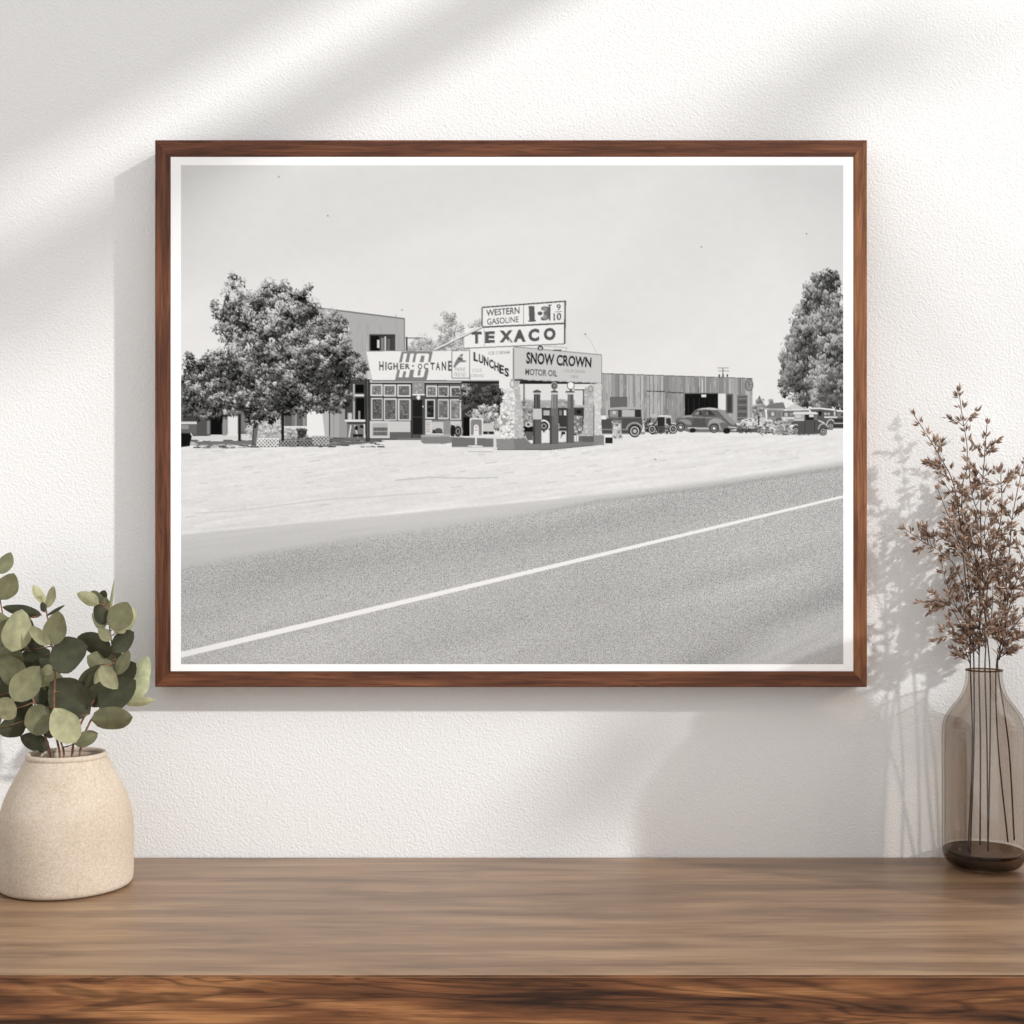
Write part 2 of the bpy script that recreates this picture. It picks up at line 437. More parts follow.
def text(s, quad, g, bold=0.0):
    """letters stretched onto a quad: top left, top right, bottom right, bottom left"""
    key = (s, bold)
    if key not in _text_cache:
        cu = bpy.data.curves.new('lettering', 'FONT'); cu.body = s; cu.offset = bold; cu.resolution_u = 3
        ob = bpy.data.objects.new('lettering', cu); C.objects.link(ob)
        bpy.context.view_layer.update()
        me = ob.evaluated_get(bpy.context.evaluated_depsgraph_get()).to_mesh()
        vs = [tuple(v.co) for v in me.vertices]; fs = [tuple(p.vertices) for p in me.polygons]
        bpy.data.objects.remove(ob, do_unlink=True)
        x0 = min(v[0] for v in vs); x1 = max(v[0] for v in vs); y0 = min(v[1] for v in vs); y1 = max(v[1] for v in vs)
        _text_cache[key] = ([((v[0] - x0) / (x1 - x0), (v[1] - y0) / (y1 - y0)) for v in vs], fs)
    vs, fs = _text_cache[key]
    (ax, ay), (bx, by), (cx, cy), (dx, dy) = quad
    ids = []
    for u, v in vs:
        tx, ty = ax + (bx - ax) * u, ay + (by - ay) * u
        lx, ly = dx + (cx - dx) * u, dy + (cy - dy) * u
        ids.append((lx + (tx - lx) * v, ly + (ty - ly) * v))
    for f in fs: poly([ids[i] for i in f], g, 0.1)
def vnoise(x, y, seed):
    r = np.random.RandomState(seed).rand(64, 64)
    xi = np.floor(x).astype(int); yi = np.floor(y).astype(int); fx = x - xi; fy = y - yi
    fx = fx * fx * (3 - 2 * fx); fy = fy * fy * (3 - 2 * fy)
    g = lambda a, b: r[a % 64, b % 64]
    return (g(xi, yi) * (1 - fx) + g(xi + 1, yi) * fx) * (1 - fy) + (g(xi, yi + 1) * (1 - fx) + g(xi + 1, yi + 1) * fx) * fy
_mx, _my = np.meshgrid(np.arange(1024.), np.arange(1024.))
MOT = (vnoise(_mx / 13, _my / 9, 41) - .5) + .6 * (vnoise(_mx / 6, _my / 4.5, 42) - .5)
def foliage(outline, n_clump, per, rad, lo, hi, size=1.5, base=None, light=(-0.3, -1), band=150e-6, vert_leaf=False, seed=3, dens=None, spread=1.0, mottle=0.0, shade=0.0):
    R = random.Random(seed)
    if base is not None: poly(outline, base)
    xs = [p[0] for p in outline]; ys = [p[1] for p in outline]; y_lo, y_hi = min(ys), max(ys)
    LAYER[0] += STEP; z0 = LAYER[0]; made = 0; tries = 0
    while made < n_clump and tries < n_clump * 30:
        tries += 1
        x = R.uniform(min(xs), max(xs)); y = R.uniform(min(ys), max(ys))
        if not inside(x, y, outline): continue
        if dens and R.random() > dens(x, y): continue
        made += 1
        cl = R.uniform(-0.12, 0.12) + mottle * float(MOT[int(y * 1.0) % 1024, int(x) % 1024]) - shade * min(1, max(0, (y - y_lo) / max(1, y_hi - y_lo) - .35)) * 1.0; rr = rad * R.uniform(0.6, 1.25); zc = z0 + R.random() * band
        for k in range(per):
            a = R.uniform(0, 2 * math.pi); q = math.sqrt(R.random()) * rr
            dx, dy = q * math.cos(a) * spread, q * math.sin(a)
            t = 0.5 + 0.42 * (dx * light[0] + dy * light[1]) / rr + cl + R.gauss(0, 0.17)
            g = lo + (hi - lo) * min(1, max(0, t))
            s = size * R.uniform(0.5, 1.3); th = R.uniform(0, math.pi) if not vert_leaf else R.gauss(math.pi / 2, 0.5)
            c_, s_ = math.cos(th), math.sin(th); w = s * 0.42
            px, py = x + dx, y + dy
            poly([(px + s * c_, py + s * s_), (px - w * s_, py + w * c_), (px - s * c_, py - s * s_), (px + w * s_, py - w * c_)], g, 0.0, 0)

# -- sky, ground and road: one fine grid
def vnoise(x, y, seed):
    r = np.random.RandomState(seed).rand(64, 64)
    xi = np.floor(x).astype(int); yi = np.floor(y).astype(int); fx = x - xi; fy = y - yi
    fx = fx * fx * (3 - 2 * fx); fy = fy * fy * (3 - 2 * fy)
    g = lambda a, b: r[a % 64, b % 64]
    return (g(xi, yi) * (1 - fx) + g(xi + 1, yi) * fx) * (1 - fy) + (g(xi, yi + 1) * (1 - fx) + g(xi + 1, yi + 1) * fx) * fy
def sst(a, b, x):
    t = np.clip((x - a) / (b - a), 0, 1); return t * t * (3 - 2 * t)
gx, gy = np.meshgrid(CX0 + (np.arange(CW) + .5) / SS, CY0 + (np.arange(CH) + .5) / SS)
T = 227 + 7 * sst(165, 420, gy) + 3 * (vnoise(gx / 60, gy / 30, 1) - .5) + 2.5 * (vnoise(gx / 9, gy / 7, 2) - .5) - 3 * sst(600, 840, gx) * sst(330, 165, gy)
G = np.full_like(T, 0.05)
# dirt forecourt
dirt = gy > 436
edge1 = np.interp(gx, [181, 350, 510, 600, 703, 843], [534, 518, 503, 494, 482, 461])      # gravel shoulder starts
edge2 = np.interp(gx, [181, 350, 510, 598, 703, 843], [568, 540, 517, 500, 487, 466])      # asphalt starts
sl = (gy - 430) / (1 + 0 * gx)
across = gy + 0.13 * (gx - 510)
D = 231 + 9 * (vnoise(gx / 70, across / 3.0, 3) - .5) + 9 * (vnoise(gx / 18, across / 1.7, 4) - .5) + 7 * (vnoise(gx / 4, gy / 2, 5) - .5)
D += -7 * sst(470, 520, gy) * sst(0.45, .7, vnoise(gx / 45, across / 5.0, 6))
T = np.where(dirt, D, T); G = np.where(dirt, 0.28, G)
s1 = sst(-2.5, 2.5, gy - edge1)
T = T * (1 - s1) + s1 * (207 + 6 * (vnoise(gx / 60, across / 3.0, 7) - .5) - 10 * sst(0, 1, (gy - edge1) / (edge2 - edge1 + 6)))
T += 10 * np.exp(-((gy - edge1 + 1) / 1.3) ** 2) * (gx < 560)
s2 = sst(-5, 5, gy - edge2)
bandm = vnoise(gx / 150, (gy + 0.24 * gx) / 17, 8)
A = 187 + 14 * (bandm - .5) - 9 * np.exp(-((gy - (edge2 + 22)) / 16) ** 2)
T = T * (1 - s2) + s2 * A
T += -16 * np.exp(-((gy - edge2 - 1) / 2.0) ** 2) * sst(480, 620, gx)
G = G + s2 * 2.1
dd = gy - np.interp(gx, [181, 700, 843], [800, 655, 588])
T += -12 * np.exp(-((dd) / 14) ** 2) * (gx > 640) * sst(640, 720, gx)
s3 = sst(6, 34, dd); T = T * (1 - s3) + s3 * (196 + 10 * (vnoise((gx + gy) / 30, (gy + .5 * gx) / 3, 9) - .5)); G = G * (1 - .5 * s3)
CAN[:] = T; GRN[:] = G
# centre line
poly([(181, 651.3), (510, 574.0), (843.3, 494.8), (843.3, 497.2), (510, 578.2), (181, 657.2)], 246, 0.2)
# specks in the sky and dust
for x, y in ((279, 177), (402, 310), (328, 216), (701, 247), (806, 234), (585, 334)): disc(x, y, .8, .8, 110)
line([(583, 334), (590, 340), (597, 354)], .4, 190); disc(655, 459, 1, .7, 120); 
for i in range(260):
    x = RNG.uniform(185, 840); y = 450 + 90 * RNG.random() ** 1.5
    if y < np.interp(x, [181, 843], [520, 455]): 
        l = RNG.uniform(2, 12); line([(x, y), (x + l, y - .12 * l)], RNG.uniform(.5, 1), RNG.choice([205, 214, 219, 243]))
line([(395, 480), (430, 477), (470, 478), (498, 477)], 1.5, 206); line([(195, 513), (240, 510), (330, 499), (440, 492)], 1.2, 212)

# -- distant trees and poles
foliage([(418, 352), (416, 341), (430, 332), (436, 322), (448, 311), (456, 313), (462, 322), (470, 333), (470, 352)], 80, 22, 4, 110, 215, 1.3, None, seed=1)
foliage([(405, 352), (408, 344), (420, 341), (436, 346), (440, 352)], 20, 16, 3, 110, 200, 1.2, None, seed=2)
foliage([(464, 331), (474, 324), (484, 320), (484, 331)], 16, 16, 3, 110, 200, 1.2, None, seed=4)
rect(405.8, 337, 407.6, 352, 90); line([(404, 338), (421, 338)], 1.2, 90)
# -- two-storey house
poly([(296, 306), (352, 312.6), (404.6, 319), (404.6, 352), (372, 380), (296, 380)], [172, 176, 180, 180, 180, 172], .25)
for i in range(46):
    x = RNG.uniform(298, 403); y = RNG.uniform(314, 345); line([(x, y), (x, y + RNG.uniform(4, 22))], .6, RNG.choice([160, 168, 190]), .1)
line([(296, 305.5), (352, 312.2), (404.8, 318.8)], 1.5, 120)
line([(404.6, 319), (404.6, 351)], 1.0, 120)
rect(369.5, 334.3, 395.5, 352, 62); rect(371, 336, 379, 352, 20); rect(377.5, 340, 379.4, 348, 225); rect(381, 338, 384, 352, 130); rect(384.6, 336.5, 386, 352, 215); rect(387.5, 339, 390, 352, 105); rect(391.5, 338, 394.3, 352, 70)
rect(338, 331, 348.2, 342.5, 45); rect(345, 333, 347, 340, 90)
# lower left building, under the tree
rect(181, 378, 372, 438, 105); rect(181, 434, 372, 440, 216)
rect(183, 416, 208, 436, 70); rect(196, 418, 211, 435.5, 85); rect(211, 416, 223, 434.5, 18); rect(207.5, 419, 210, 434, 140)
poly([(223, 417), (227.5, 418), (227, 435.5), (222.5, 435)], 150); rect(228, 415, 238, 436, 228); rect(241, 415, 251, 431, 125); rect(247, 418, 250, 430, 195)
rect(283, 408, 295, 428, 125); rect(285, 411, 292, 427, 96); rect(295, 408, 306, 430, 150); rect(297, 412, 303, 426, 100)
poly([(306.8, 409), (322, 409), (325, 436), (307, 436)], 238); poly([(322, 409), (329, 410), (329, 437), (325, 436)], 186); rect(329, 410, 330.2, 437, 90); rect(330.2, 411, 339, 438, 172); rect(339, 409, 347, 438, 158); line([(334, 412), (334, 437)], .5, 140)
rect(281, 426, 307, 429, 225)
# right porch opening
rect(345, 380, 366, 422, 70); rect(354.6, 384.5, 364, 392.8, 15); rect(356, 398, 364.5, 420, 18); rect(352, 394.2, 364, 396.2, 225); rect(353, 384, 355, 420, 170); rect(358.5, 411, 360.5, 421, 150); rect(348, 413, 352, 422, 205)
rect(345, 419.5, 365.5, 421.6, 235); rect(347, 421.6, 365.5, 424, 70); rect(347, 424, 365.5, 438.5, 120)
line([(351, 425), (349, 438)], 1.3, 225); line([(355, 425), (358, 438)], 1.3, 215); rect(355, 426, 358, 430, 30); rect(360, 425, 364, 428, 35); rect(353, 434, 363, 437, 40); line([(364.4, 424), (364.6, 439)], 1.2, 225); line([(347, 438.6), (366, 439)], 1, 215)
# parked truck at the left edge
rect(181, 422, 197, 434.5, 105); rect(181, 421.6, 197, 423.8, 218); rect(181, 425, 189, 429, 150); poly([(181, 433), (193, 433), (190, 446), (181, 447)], 22); line([(191, 433), (194, 438)], 1.2, 210)
# shaded ground under the tree
for i in range(150):
    x = RNG.uniform(190, 262); y = RNG.uniform(440, 447.5); line([(x, y), (x + RNG.uniform(2, 9), y)], RNG.uniform(.6, 1.4), RNG.choice([80, 100, 130, 190]))
poly([(193, 441.5), (262, 440), (262, 444), (200, 444.5)], 118)
poly([(296, 437), (372, 437.5), (385, 441), (364, 443.5), (330, 446.5), (296, 446.5), (250, 447)], 112)
for i in range(110):
    x = RNG.uniform(262, 380); y = RNG.uniform(438, 447); line([(x, y), (x + RNG.uniform(2, 8), y)], RNG.uniform(.5, 1.2), RNG.choice([60, 80, 150, 100]))
# shrubs, lattice fence, trunks
foliage([(246, 436), (250, 425), (262, 420), (281, 416), (281, 438), (258, 440)], 60, 18, 3, 120, 245, 1.2, 190, seed=8)
foliage([(283, 438), (283, 428), (306, 430), (306, 438)], 30, 16, 2.5, 90, 245, 1.2, 170, seed=9)
disc(302, 433, 4.5, 5, 60); foliage([(297, 438), (298, 428), (306, 428), (307, 438)], 10, 12, 2, 20, 120, 1.0, seed=91)
def lattice(x0, y0, x1, y1, light, dark):
    rect(x0, y0, x1, y1, dark)
    x = x0 - (y1 - y0)
    while x < x1:
        for s in (1, -1):
            xa, xb = (x, x + (y1 - y0)) if s > 0 else (x + (y1 - y0), x)
            ya, yb = y0, y1
            if xa < x0: ya += (x0 - xa); xa = x0
            if xb < x0: yb -= (x0 - xb); xb = x0
            if xa > x1: ya += (xa - x1); xa = x1
            if xb > x1: yb -= (xb - x1); xb = x1
            line([(xa, ya), (xb, yb)], 1.0, light)
        x += 3.6
    line([(x0, y0), (x1, y0)], 1, light)
lattice(256.5, 438.5, 279, 446.5, 236, 70); lattice(279, 440, 298, 446.5, 150, 50); lattice(298, 440, 312, 446, 130, 50); lattice(312.6, 436, 329.3, 445, 190, 80)
rect(238.4, 414, 241.2, 441, 42); poly([(253, 425), (259, 424), (256.5, 444), (252, 444)], 110); line([(254, 426), (253, 444)], 1, 60); rect(281.2, 410, 284.2, 440.5, 38)
# -- big shade tree
def c176(P): return [(176 + x / 5.12, 260 + y / 5.12) for x, y in P]
tree = c176([(300, 65), (335, 80), (345, 150), (370, 180), (430, 140), (480, 110), (560, 115), (600, 150), (640, 140), (690, 130), (700, 180), (725, 230), (800, 265), (870, 290), (885, 340), (880, 430), (940, 470), (965, 530), (960, 590), (900, 650), (880, 740), (830, 775), (700, 770), (620, 770), (560, 790), (480, 835), (400, 840), (330, 790), (250, 800), (150, 820), (60, 800), (28, 780), (28, 500), (60, 470), (150, 465), (220, 470), (240, 430), (200, 380), (170, 330), (195, 260), (190, 220), (240, 170), (255, 110)])
core = c176([(300, 130), (380, 210), (470, 150), (560, 160), (670, 200), (760, 290), (850, 330), (850, 430), (900, 520), (900, 600), (850, 740), (560, 760), (440, 810), (330, 770), (100, 770), (40, 740), (40, 560), (150, 520), (260, 500), (270, 430), (220, 330), (250, 200)])
poly(core, 58)
foliage(tree, 520, 26, 5.5, 22, 205, 1.6, None, seed=5, mottle=.75, shade=.30)
foliage(c176([(60, 640), (400, 620), (600, 560), (820, 560), (940, 610), (880, 740), (830, 775), (560, 785), (400, 835), (250, 795), (60, 800)]), 130, 24, 5.5, 12, 120, 1.6, None, seed=6)
foliage(tree, 420, 20, 3.8, 14, 222, 1.35, None, seed=7, mottle=.95, shade=.42)
for x, y in ((235, 401), (249, 404), (275, 382), (259, 381), (196, 387), (226, 411)): foliage([(x - 2, y - 2), (x + 2, y - 2), (x + 2, y + 2), (x - 2, y + 2)], 2, 8, 1.8, 200, 250, 1.0, seed=int(x))

# -- storefront
rect(369, 380, 462, 438, 150); rect(369, 380, 462, 383.2, 200); rect(369, 382.6, 462, 384.4, 60)
rect(369, 384, 463, 440, 96)
def pane(x0, y0, x1, y1, fr, g, mott=True):
    rect(x0, y0, x1, y1, fr); rect(x0 + 1.2, y0 + 1.2, x1 - 1.2, y1 - 1.2, g, .6)
    if mott:
        for i in range(int((x1 - x0) * (y1 - y0) / 9)):
            x = RNG.uniform(x0 + 1.8, x1 - 3.4); y = RNG.uniform(y0 + 1.8, y1 - 2.6); rect(x, y, x + RNG.uniform(.8, 2), y + RNG.uniform(.6, 1.8), g + RNG.choice([-40, -25, 25, 45]))
c2 = lambda x, y: (350 + x / 6.4, 290 + y / 6.4)
for a, b, c, d, g in ((133, 603, 209, 677, 130), (215, 605, 294, 679, 120), (303, 606, 388, 681, 110), (488, 612, 557, 683, 125), (560, 613, 632, 684, 115), (640, 616, 708, 687, 105),
                      (136, 690, 212, 832, 95), (217, 693, 300, 834, 105), (307, 696, 388, 834, 105), (483, 698, 545, 822, 50), (560, 698, 632, 824, 120), (639, 698, 710, 830, 135)):
    x0, y0 = c2(a, b); x1, y1 = c2(c, d); pane(x0, y0, x1, y1, 222, g)
for x in (209, 298, 557, 633): 
    xx = c2(x, 0)[0]; rect(xx + .1, 384, xx + .9, 421, 60)
rect(369, 396.6, 461.5, 398, 70)
pane(*c2(400, 587), *c2(475, 668), 150, 150); rect(*c2(395, 664), *c2(478, 674), 235); rect(411, 383, 412.4, 396, 50); rect(424.6, 383, 425.8, 396, 50)
rect(*c2(388, 678), *c2(480, 948), 84); rect(*c2(402, 702), *c2(462, 922), 34, .8); rect(*c2(392, 680), *c2(398, 945), 60); disc(*c2(438, 687), 1.8, 2.2, 235); disc(*c2(467, 745), .7, .8, 220)
line([c2(402, 812), c2(462, 812)], .6, 70)
rect(*c2(548, 700), *c2(556, 825), 100)
rect(*c2(250, 840), *c2(387, 910), 208); rect(*c2(250, 908), *c2(390, 952), 104); rect(*c2(300, 946), *c2(460, 960), 120)
rect(*c2(640, 838), *c2(712, 880), 210)
# vending box with grille
rect(*c2(128, 838), *c2(254, 946), 214); rect(*c2(140, 850), *c2(243, 935), 186); rect(*c2(150, 878), *c2(238, 930), 120)
for k in range(9): rect(*c2(152 + k * 10, 880), *c2(156 + k * 10, 928), 80)
rect(*c2(150, 901), *c2(238, 906), 190)
# corner post
poly([c2(95, 570), c2(129, 570), c2(127, 968), c2(100, 968)], 58); line([c2(112, 580), c2(115, 950)], .9, 100); rect(*c2(85, 505), *c2(140, 516), 55); rect(*c2(112, 515), *c2(146, 570), 205)
# well pump island
poly([c2(455, 928), c2(520, 920), c2(655, 922), c2(655, 975), c2(600, 984), c2(470, 982), c2(455, 970)], 138, .6); poly([c2(455, 928), c2(655, 922), c2(652, 936), c2(460, 938)], 180)
rect(*c2(482, 832), *c2(522, 925), 214, .5); rect(*c2(522, 832), *c2(602, 912), 205); rect(*c2(522, 830), *c2(640, 842), 120); rect(*c2(598, 835), *c2(642, 922), 150, .4); rect(*c2(527, 893), *c2(592, 918), 55); disc(*c2(566, 898), 4, 2.5, 90); rect(*c2(520, 916), *c2(600, 926), 215)
for k in range(5): rect(*c2(488, 845 + k * 14), *c2(512, 851 + k * 14), 160)
# dark tree and pale plants behind the sign post
poly([c2(716, 590), c2(960, 590), c2(960, 800), c2(880, 870), c2(840, 940), c2(716, 940)], 60)
foliage([c2(722, 595), c2(955, 595), c2(955, 740), c2(820, 790), c2(725, 800)], 60, 24, 5, 8, 120, 1.5, None, seed=21)
foliage([c2(722, 595), c2(760, 595), c2(770, 640), c2(725, 700)], 8, 16, 3, 60, 230, 1.4, None, seed=22)
foliage([c2(740, 800), c2(860, 750), c2(950, 740), c2(955, 880), c2(880, 900), c2(840, 830), c2(760, 830)], 50, 20, 3.4, 70, 245, 1.4, None, seed=23)
rect(*c2(725, 812), *c2(765, 935), 20); rect(*c2(852, 852), *c2(920, 905), 205); rect(*c2(852, 903), *c2(922, 922), 40); rect(*c2(880, 905), *c2(890, 922), 130)
rect(*c2(650, 940), *c2(950, 1003), 118, .5); line([c2(640, 935), c2(950, 945)], 1.6, 225); rect(*c2(918, 935), *c2(936, 1024), 222)
disc(*c2(690, 903), 4.8, 6.5, 175); disc(*c2(690, 903), 3.6, 5.2, 45); ring(*c2(690, 903), 2.2, 3.2, 1, 150); poly([c2(645, 860), c2(672, 868), c2(668, 935), c2(645, 935)], 35)
# sandwich sign
poly([c2(765, 828), c2(772, 818), c2(843, 818), c2(852, 830), c2(852, 936), c2(765, 936)], 228); poly([c2(773, 836), c2(780, 827), c2(836, 827), c2(843, 838), c2(843, 928), c2(773, 928)], 138)
poly([c2(792, 872), c2(800, 860), c2(815, 860), c2(823, 874), c2(823, 928), c2(790, 928)], 235); rect(*c2(799, 872), *c2(816, 880), 170); rect(*c2(797, 892), *c2(818, 900), 180)
line([c2(805, 935), c2(805, 990)], 1.6, 235); line([c2(755, 996), c2(850, 999)], 1.2, 235)
line([(468, 451.6), (492, 451.6)], .8, 170)

# -- sign boards along the canopy
poly([(366, 351.2), (451.6, 350.3), (513.4, 347.4), (513.4, 379.2), (500, 380.8), (372, 380.2)], 237, .15)
line([(372, 380.6), (500, 381), (513, 380)], 1.6, 130); line([(366, 351.2), (451.6, 350.3)], .7, 150); line([(366, 351), (372, 380)], .6, 190)
rect(461.5, 381.2, 499, 383.5, 40)
poly([(401.6, 351.4), (432.8, 351.2), (426.6, 380), (395, 380)], 132)
for P in ([(403.8, 353.6), (407.2, 353.6), (405.2, 362.4), (401.9, 362.4)], [(410.4, 353.6), (414, 353.6), (412.2, 362.4), (408.8, 362.4)],
          [(417.4, 353.6), (428.2, 353.4), (429.2, 355), (427.8, 362.4), (423.6, 362.4), (424.8, 355.4), (421.2, 355.4), (419.4, 362.4), (415, 362.4), (416.2, 355)],
          [(400.2, 369.4), (410.2, 369.4), (408.6, 377.2), (405.1, 377.2), (406.4, 371.2), (403.4, 371.2), (402.2, 377.2), (398.6, 377.2)],
          [(414.4, 369.4), (418.4, 369.4), (417.4, 375.6), (420, 375.6), (421.2, 369.4), (425.2, 369.4), (423.8, 376), (422.6, 377.3), (413.8, 377.3), (413.1, 376)]): poly(P, 240)
poly([(394, 362.4), (434, 362.2), (434, 369.4), (394, 369.6)], 237)
word = 'HIGHER-OCTANE'
HOX = [0, 6.0, 8.4, 14.2, 20.6, 26.2, 32.4, 38.6, 44.6, 51.0, 56.4, 62.4, 68.6]
for i, ch in enumerate(word):
    t = i / 12; x = 379.3 + HOX[i]; q = abs(t - .48) * 2
    top_, bot = 364 - 2.9 * q ** 1.3, 369.0 + 1.7 * q ** 1.3
    if ch == '-': rect(x + .4, 365.2, x + 2.4, 366.4, 70)
    else: text(ch, [(x, top_), (x + (4.4 if ch != 'I' else 1.3), top_), (x + (4.4 if ch != 'I' else 1.3), bot), (x, bot)], 62, .03)
# little panel with a running figure
line([(451.8, 350.8), (469.4, 350.2), (469.4, 378), (451.8, 378), (451.8, 350.8)], .9, 140)
poly([c2(660, 490), c2(672, 462), c2(684, 440), c2(700, 420), c2(716, 406), c2(724, 412), c2(718, 426), c2(724, 448), c2(748, 452), c2(735, 462), c2(706, 462), c2(690, 474), c2(676, 488), c2(666, 502)], 128)
disc(*c2(703, 438), 2.2, 1.8, 100); line([c2(697, 425), c2(716, 432)], .8, 210)
for r_, (yy, x0, x1) in enumerate(((508, 675, 742), (541, 668, 748))):
    for k in range(7): 
        xx = x0 + k * (x1 - x0) / 7; line([c2(xx, yy - 12), c2(xx, yy + 10)], .7, 175); line([c2(xx, yy - 12 + (k % 3) * 11), c2(xx + 6, yy - 12 + (k % 3) * 11)], .6, 185)
c3 = lambda x, y: (450 + x / 6.4, 290 + y / 6.4)
text('COLD', [c3(143, 503), c3(203, 503), c3(203, 525), c3(143, 525)], 165); text('DRINKS', [c3(137, 537), c3(217, 537), c3(217, 558), c3(137, 558)], 165)
text('ICE CREAM', [c3(245, 394), c3(380, 388), c3(380, 408), c3(245, 414)], 150, .01)
for i, ch in enumerate('LUNCHES'):
    t = i / 6; x = 150 + t * 197; y = 395 + 98 * t ** 1.15
    text(ch, [c3(x, y), c3(x + 30, y + 9), c3(x + 30, y + 66), c3(x, y + 58)], 62, .045)
line([(513.4, 347.4), (513.4, 379.2)], 1.2, 130); line([(469.6, 350), (469.8, 380)], .8, 150)
# snow crown board
poly([(514, 346.8), (601.3, 354.8), (601.3, 382.4), (514, 378.6)], 208, .15); line([(514, 346.8), (601.3, 354.8), (601.3, 382.4)], .9, 140)
text('SNOW CROWN', [c3(488, 395), c3(905, 431), c3(902, 497), c3(486, 472)], 42, .035)
text('MOTOR OIL', [c3(482, 502), c3(686, 514), c3(684, 554), c3(480, 544)], 78, .02)
text('CALIFORNIA', [c3(728, 505), c3(864, 513), c3(864, 533), c3(728, 525)], 150); text('100%', [c3(772, 543), c3(820, 546), c3(820, 566), c3(772, 563)], 150)
poly([(517, 379.6), (601.5, 383.2), (601.5, 386), (517, 384.2)], 42); line([(514, 379), (601, 382.8)], .6, 170)
disc(*c3(577, 372), 3, 2.6, 70); disc(*c3(577, 374), 1.6, 1.5, 190); rect(*c3(660, 381), *c3(712, 389), 80); line([c3(600, 360), c3(745, 368), c3(740, 392)], .6, 160)
# texaco board and price board
poly([c3(88, 250), c3(205, 235), c3(728, 215), c3(728, 345), c3(88, 373)], 240, .15)
line([c3(88, 373), c3(728, 345)], 1, 120); line([c3(88, 250), c3(88, 373)], .7, 170); line([c3(217, 236), c3(220, 368)], .5, 180)
for ch, x0, x1, y0, y1 in (('T', 137, 202, 268, 345), ('E', 221, 286, 266, 341), ('X', 314, 402, 260, 337), ('A', 405, 484, 254, 334), ('C', 500, 570, 249, 331), ('O', 598, 675, 243, 324)):
    text(ch, [c3(x0, y0), c3(x1, y0 - 3), c3(x1, y1 - 3), c3(x0, y1)], 92, .06)
poly([c3(378, 312), c3(388, 332), c3(372, 336)], 225)
poly([c3(205, 112), c3(742, 72), c3(742, 214), c3(205, 238)], 238, .15)
line([c3(205, 238), c3(205, 112), c3(742, 72)], 1.5, 88); line([c3(205, 238), c3(728, 214)], 1.7, 88); line([c3(736, 70), c3(732, 345)], 1.8, 92); line([c3(470, 95), c3(470, 225)], .7, 140)
text('WESTERN', [c3(230, 126), c3(445, 108), c3(443, 152), c3(232, 168)], 82, .02); text('GASOLINE', [c3(235, 183), c3(438, 168), c3(438, 206), c3(237, 224)], 82, .015)
text('1', [c3(502, 106), c3(540, 103), c3(542, 200), c3(506, 202)], 95, .03); line([c3(500, 200), c3(548, 197)], 1.6, 95); line([c3(502, 108), c3(524, 106)], 1.4, 95)
text('3', [c3(580, 108), c3(640, 100), c3(640, 192), c3(580, 198)], 110, .03); disc(*c3(575, 150), 2.6, 2.0, 95); disc(*c3(606, 124), 2.2, 2.2, 150); disc(*c3(606, 172), 2.2, 2.2, 150); line([c3(636, 98), c3(636, 195)], 1.6, 95); line([c3(625, 98), c3(650, 96)], 1, 100)
text('9', [c3(680, 92), c3(708, 90), c3(708, 130), c3(680, 132)], 90, .02); line([c3(672, 141), c3(714, 138)], .7, 110); text('10', [c3(660, 150), c3(712, 146), c3(710, 193), c3(662, 197)], 90, .03)
line([(434.4, 350), (482, 327)], 2.6, 90); line([(434.4, 349.6), (482, 326.6)], 1.5, 235)
# -- background between the pillars
rect(519, 384, 602, 401, 228); rect(519, 400, 584, 440, 185); foliage([(523, 412), (523, 400), (545, 402), (560, 399), (584, 401), (584, 412)], 34, 14, 3, 110, 215, 1.3, 170, seed=31)
c4 = lambda x, y: (490 + x / 8.533, 380 + y / 8.533)
rect(*c4(435, 235), *c4(810, 250), 62); rect(*c4(440, 245), *c4(800, 430), 62); rect(*c4(455, 258), *c4(512, 300), 188); rect(*c4(590, 258), *c4(612, 300), 130); rect(*c4(628, 258), *c4(655, 300), 225); rect(*c4(740, 255), *c4(775, 285), 30); rect(*c4(720, 60), *c4(822, 76), 235); rect(*c4(715, 78), *c4(826, 88), 40); rect(*c4(790, 88), *c4(802, 215), 55); rect(*c4(722, 92), *c4(788, 215), 222); rect(*c4(715, 212), *c4(800, 225), 190)
rect(*c4(430, 425), *c4(510, 520), 232); rect(*c4(580, 440), *c4(650, 525), 228); poly([c4(605, 440), c4(640, 440), c4(600, 500)], 110); rect(*c4(612, 440), *c4(640, 462), 25)
rect(*c4(275, 180), *c4(300, 480), 110); rect(*c4(283, 30), *c4(296, 230), 120)
foliage([c4(285, 220), c4(365, 220), c4(365, 370), c4(285, 360)], 26, 14, 2.4, 70, 225, 1.2, 150, seed=32)
poly([c4(285, 395), c4(365, 395), c4(365, 440), c4(285, 440)], 28); poly([c4(290, 440), c4(365, 440), c4(360, 510), c4(320, 515)], 100); disc(*c4(325, 378), 3.2, 2.6, 205); disc(*c4(325, 378), 1.5, 1.3, 60)
disc(*c4(455, 390), 6.2, 6.2, 232); disc(*c4(458, 392), 4.8, 4.8, 60); ring(*c4(458, 392), 2.6, 2.6, .9, 170); rect(*c4(448, 430), *c4(466, 446), 60)
rect(*c4(575, 370), *c4(590, 420), 190); line([c4(585, 400), c4(650, 405)], .8, 170)
foliage([c4(700, 300), c4(790, 320), c4(780, 460), c4(710, 460)], 18, 12, 2.2, 30, 250, 1.3, 120, seed=33); rect(*c4(718, 470), *c4(752, 525), 230); rect(*c4(732, 475), *c4(738, 520), 120)
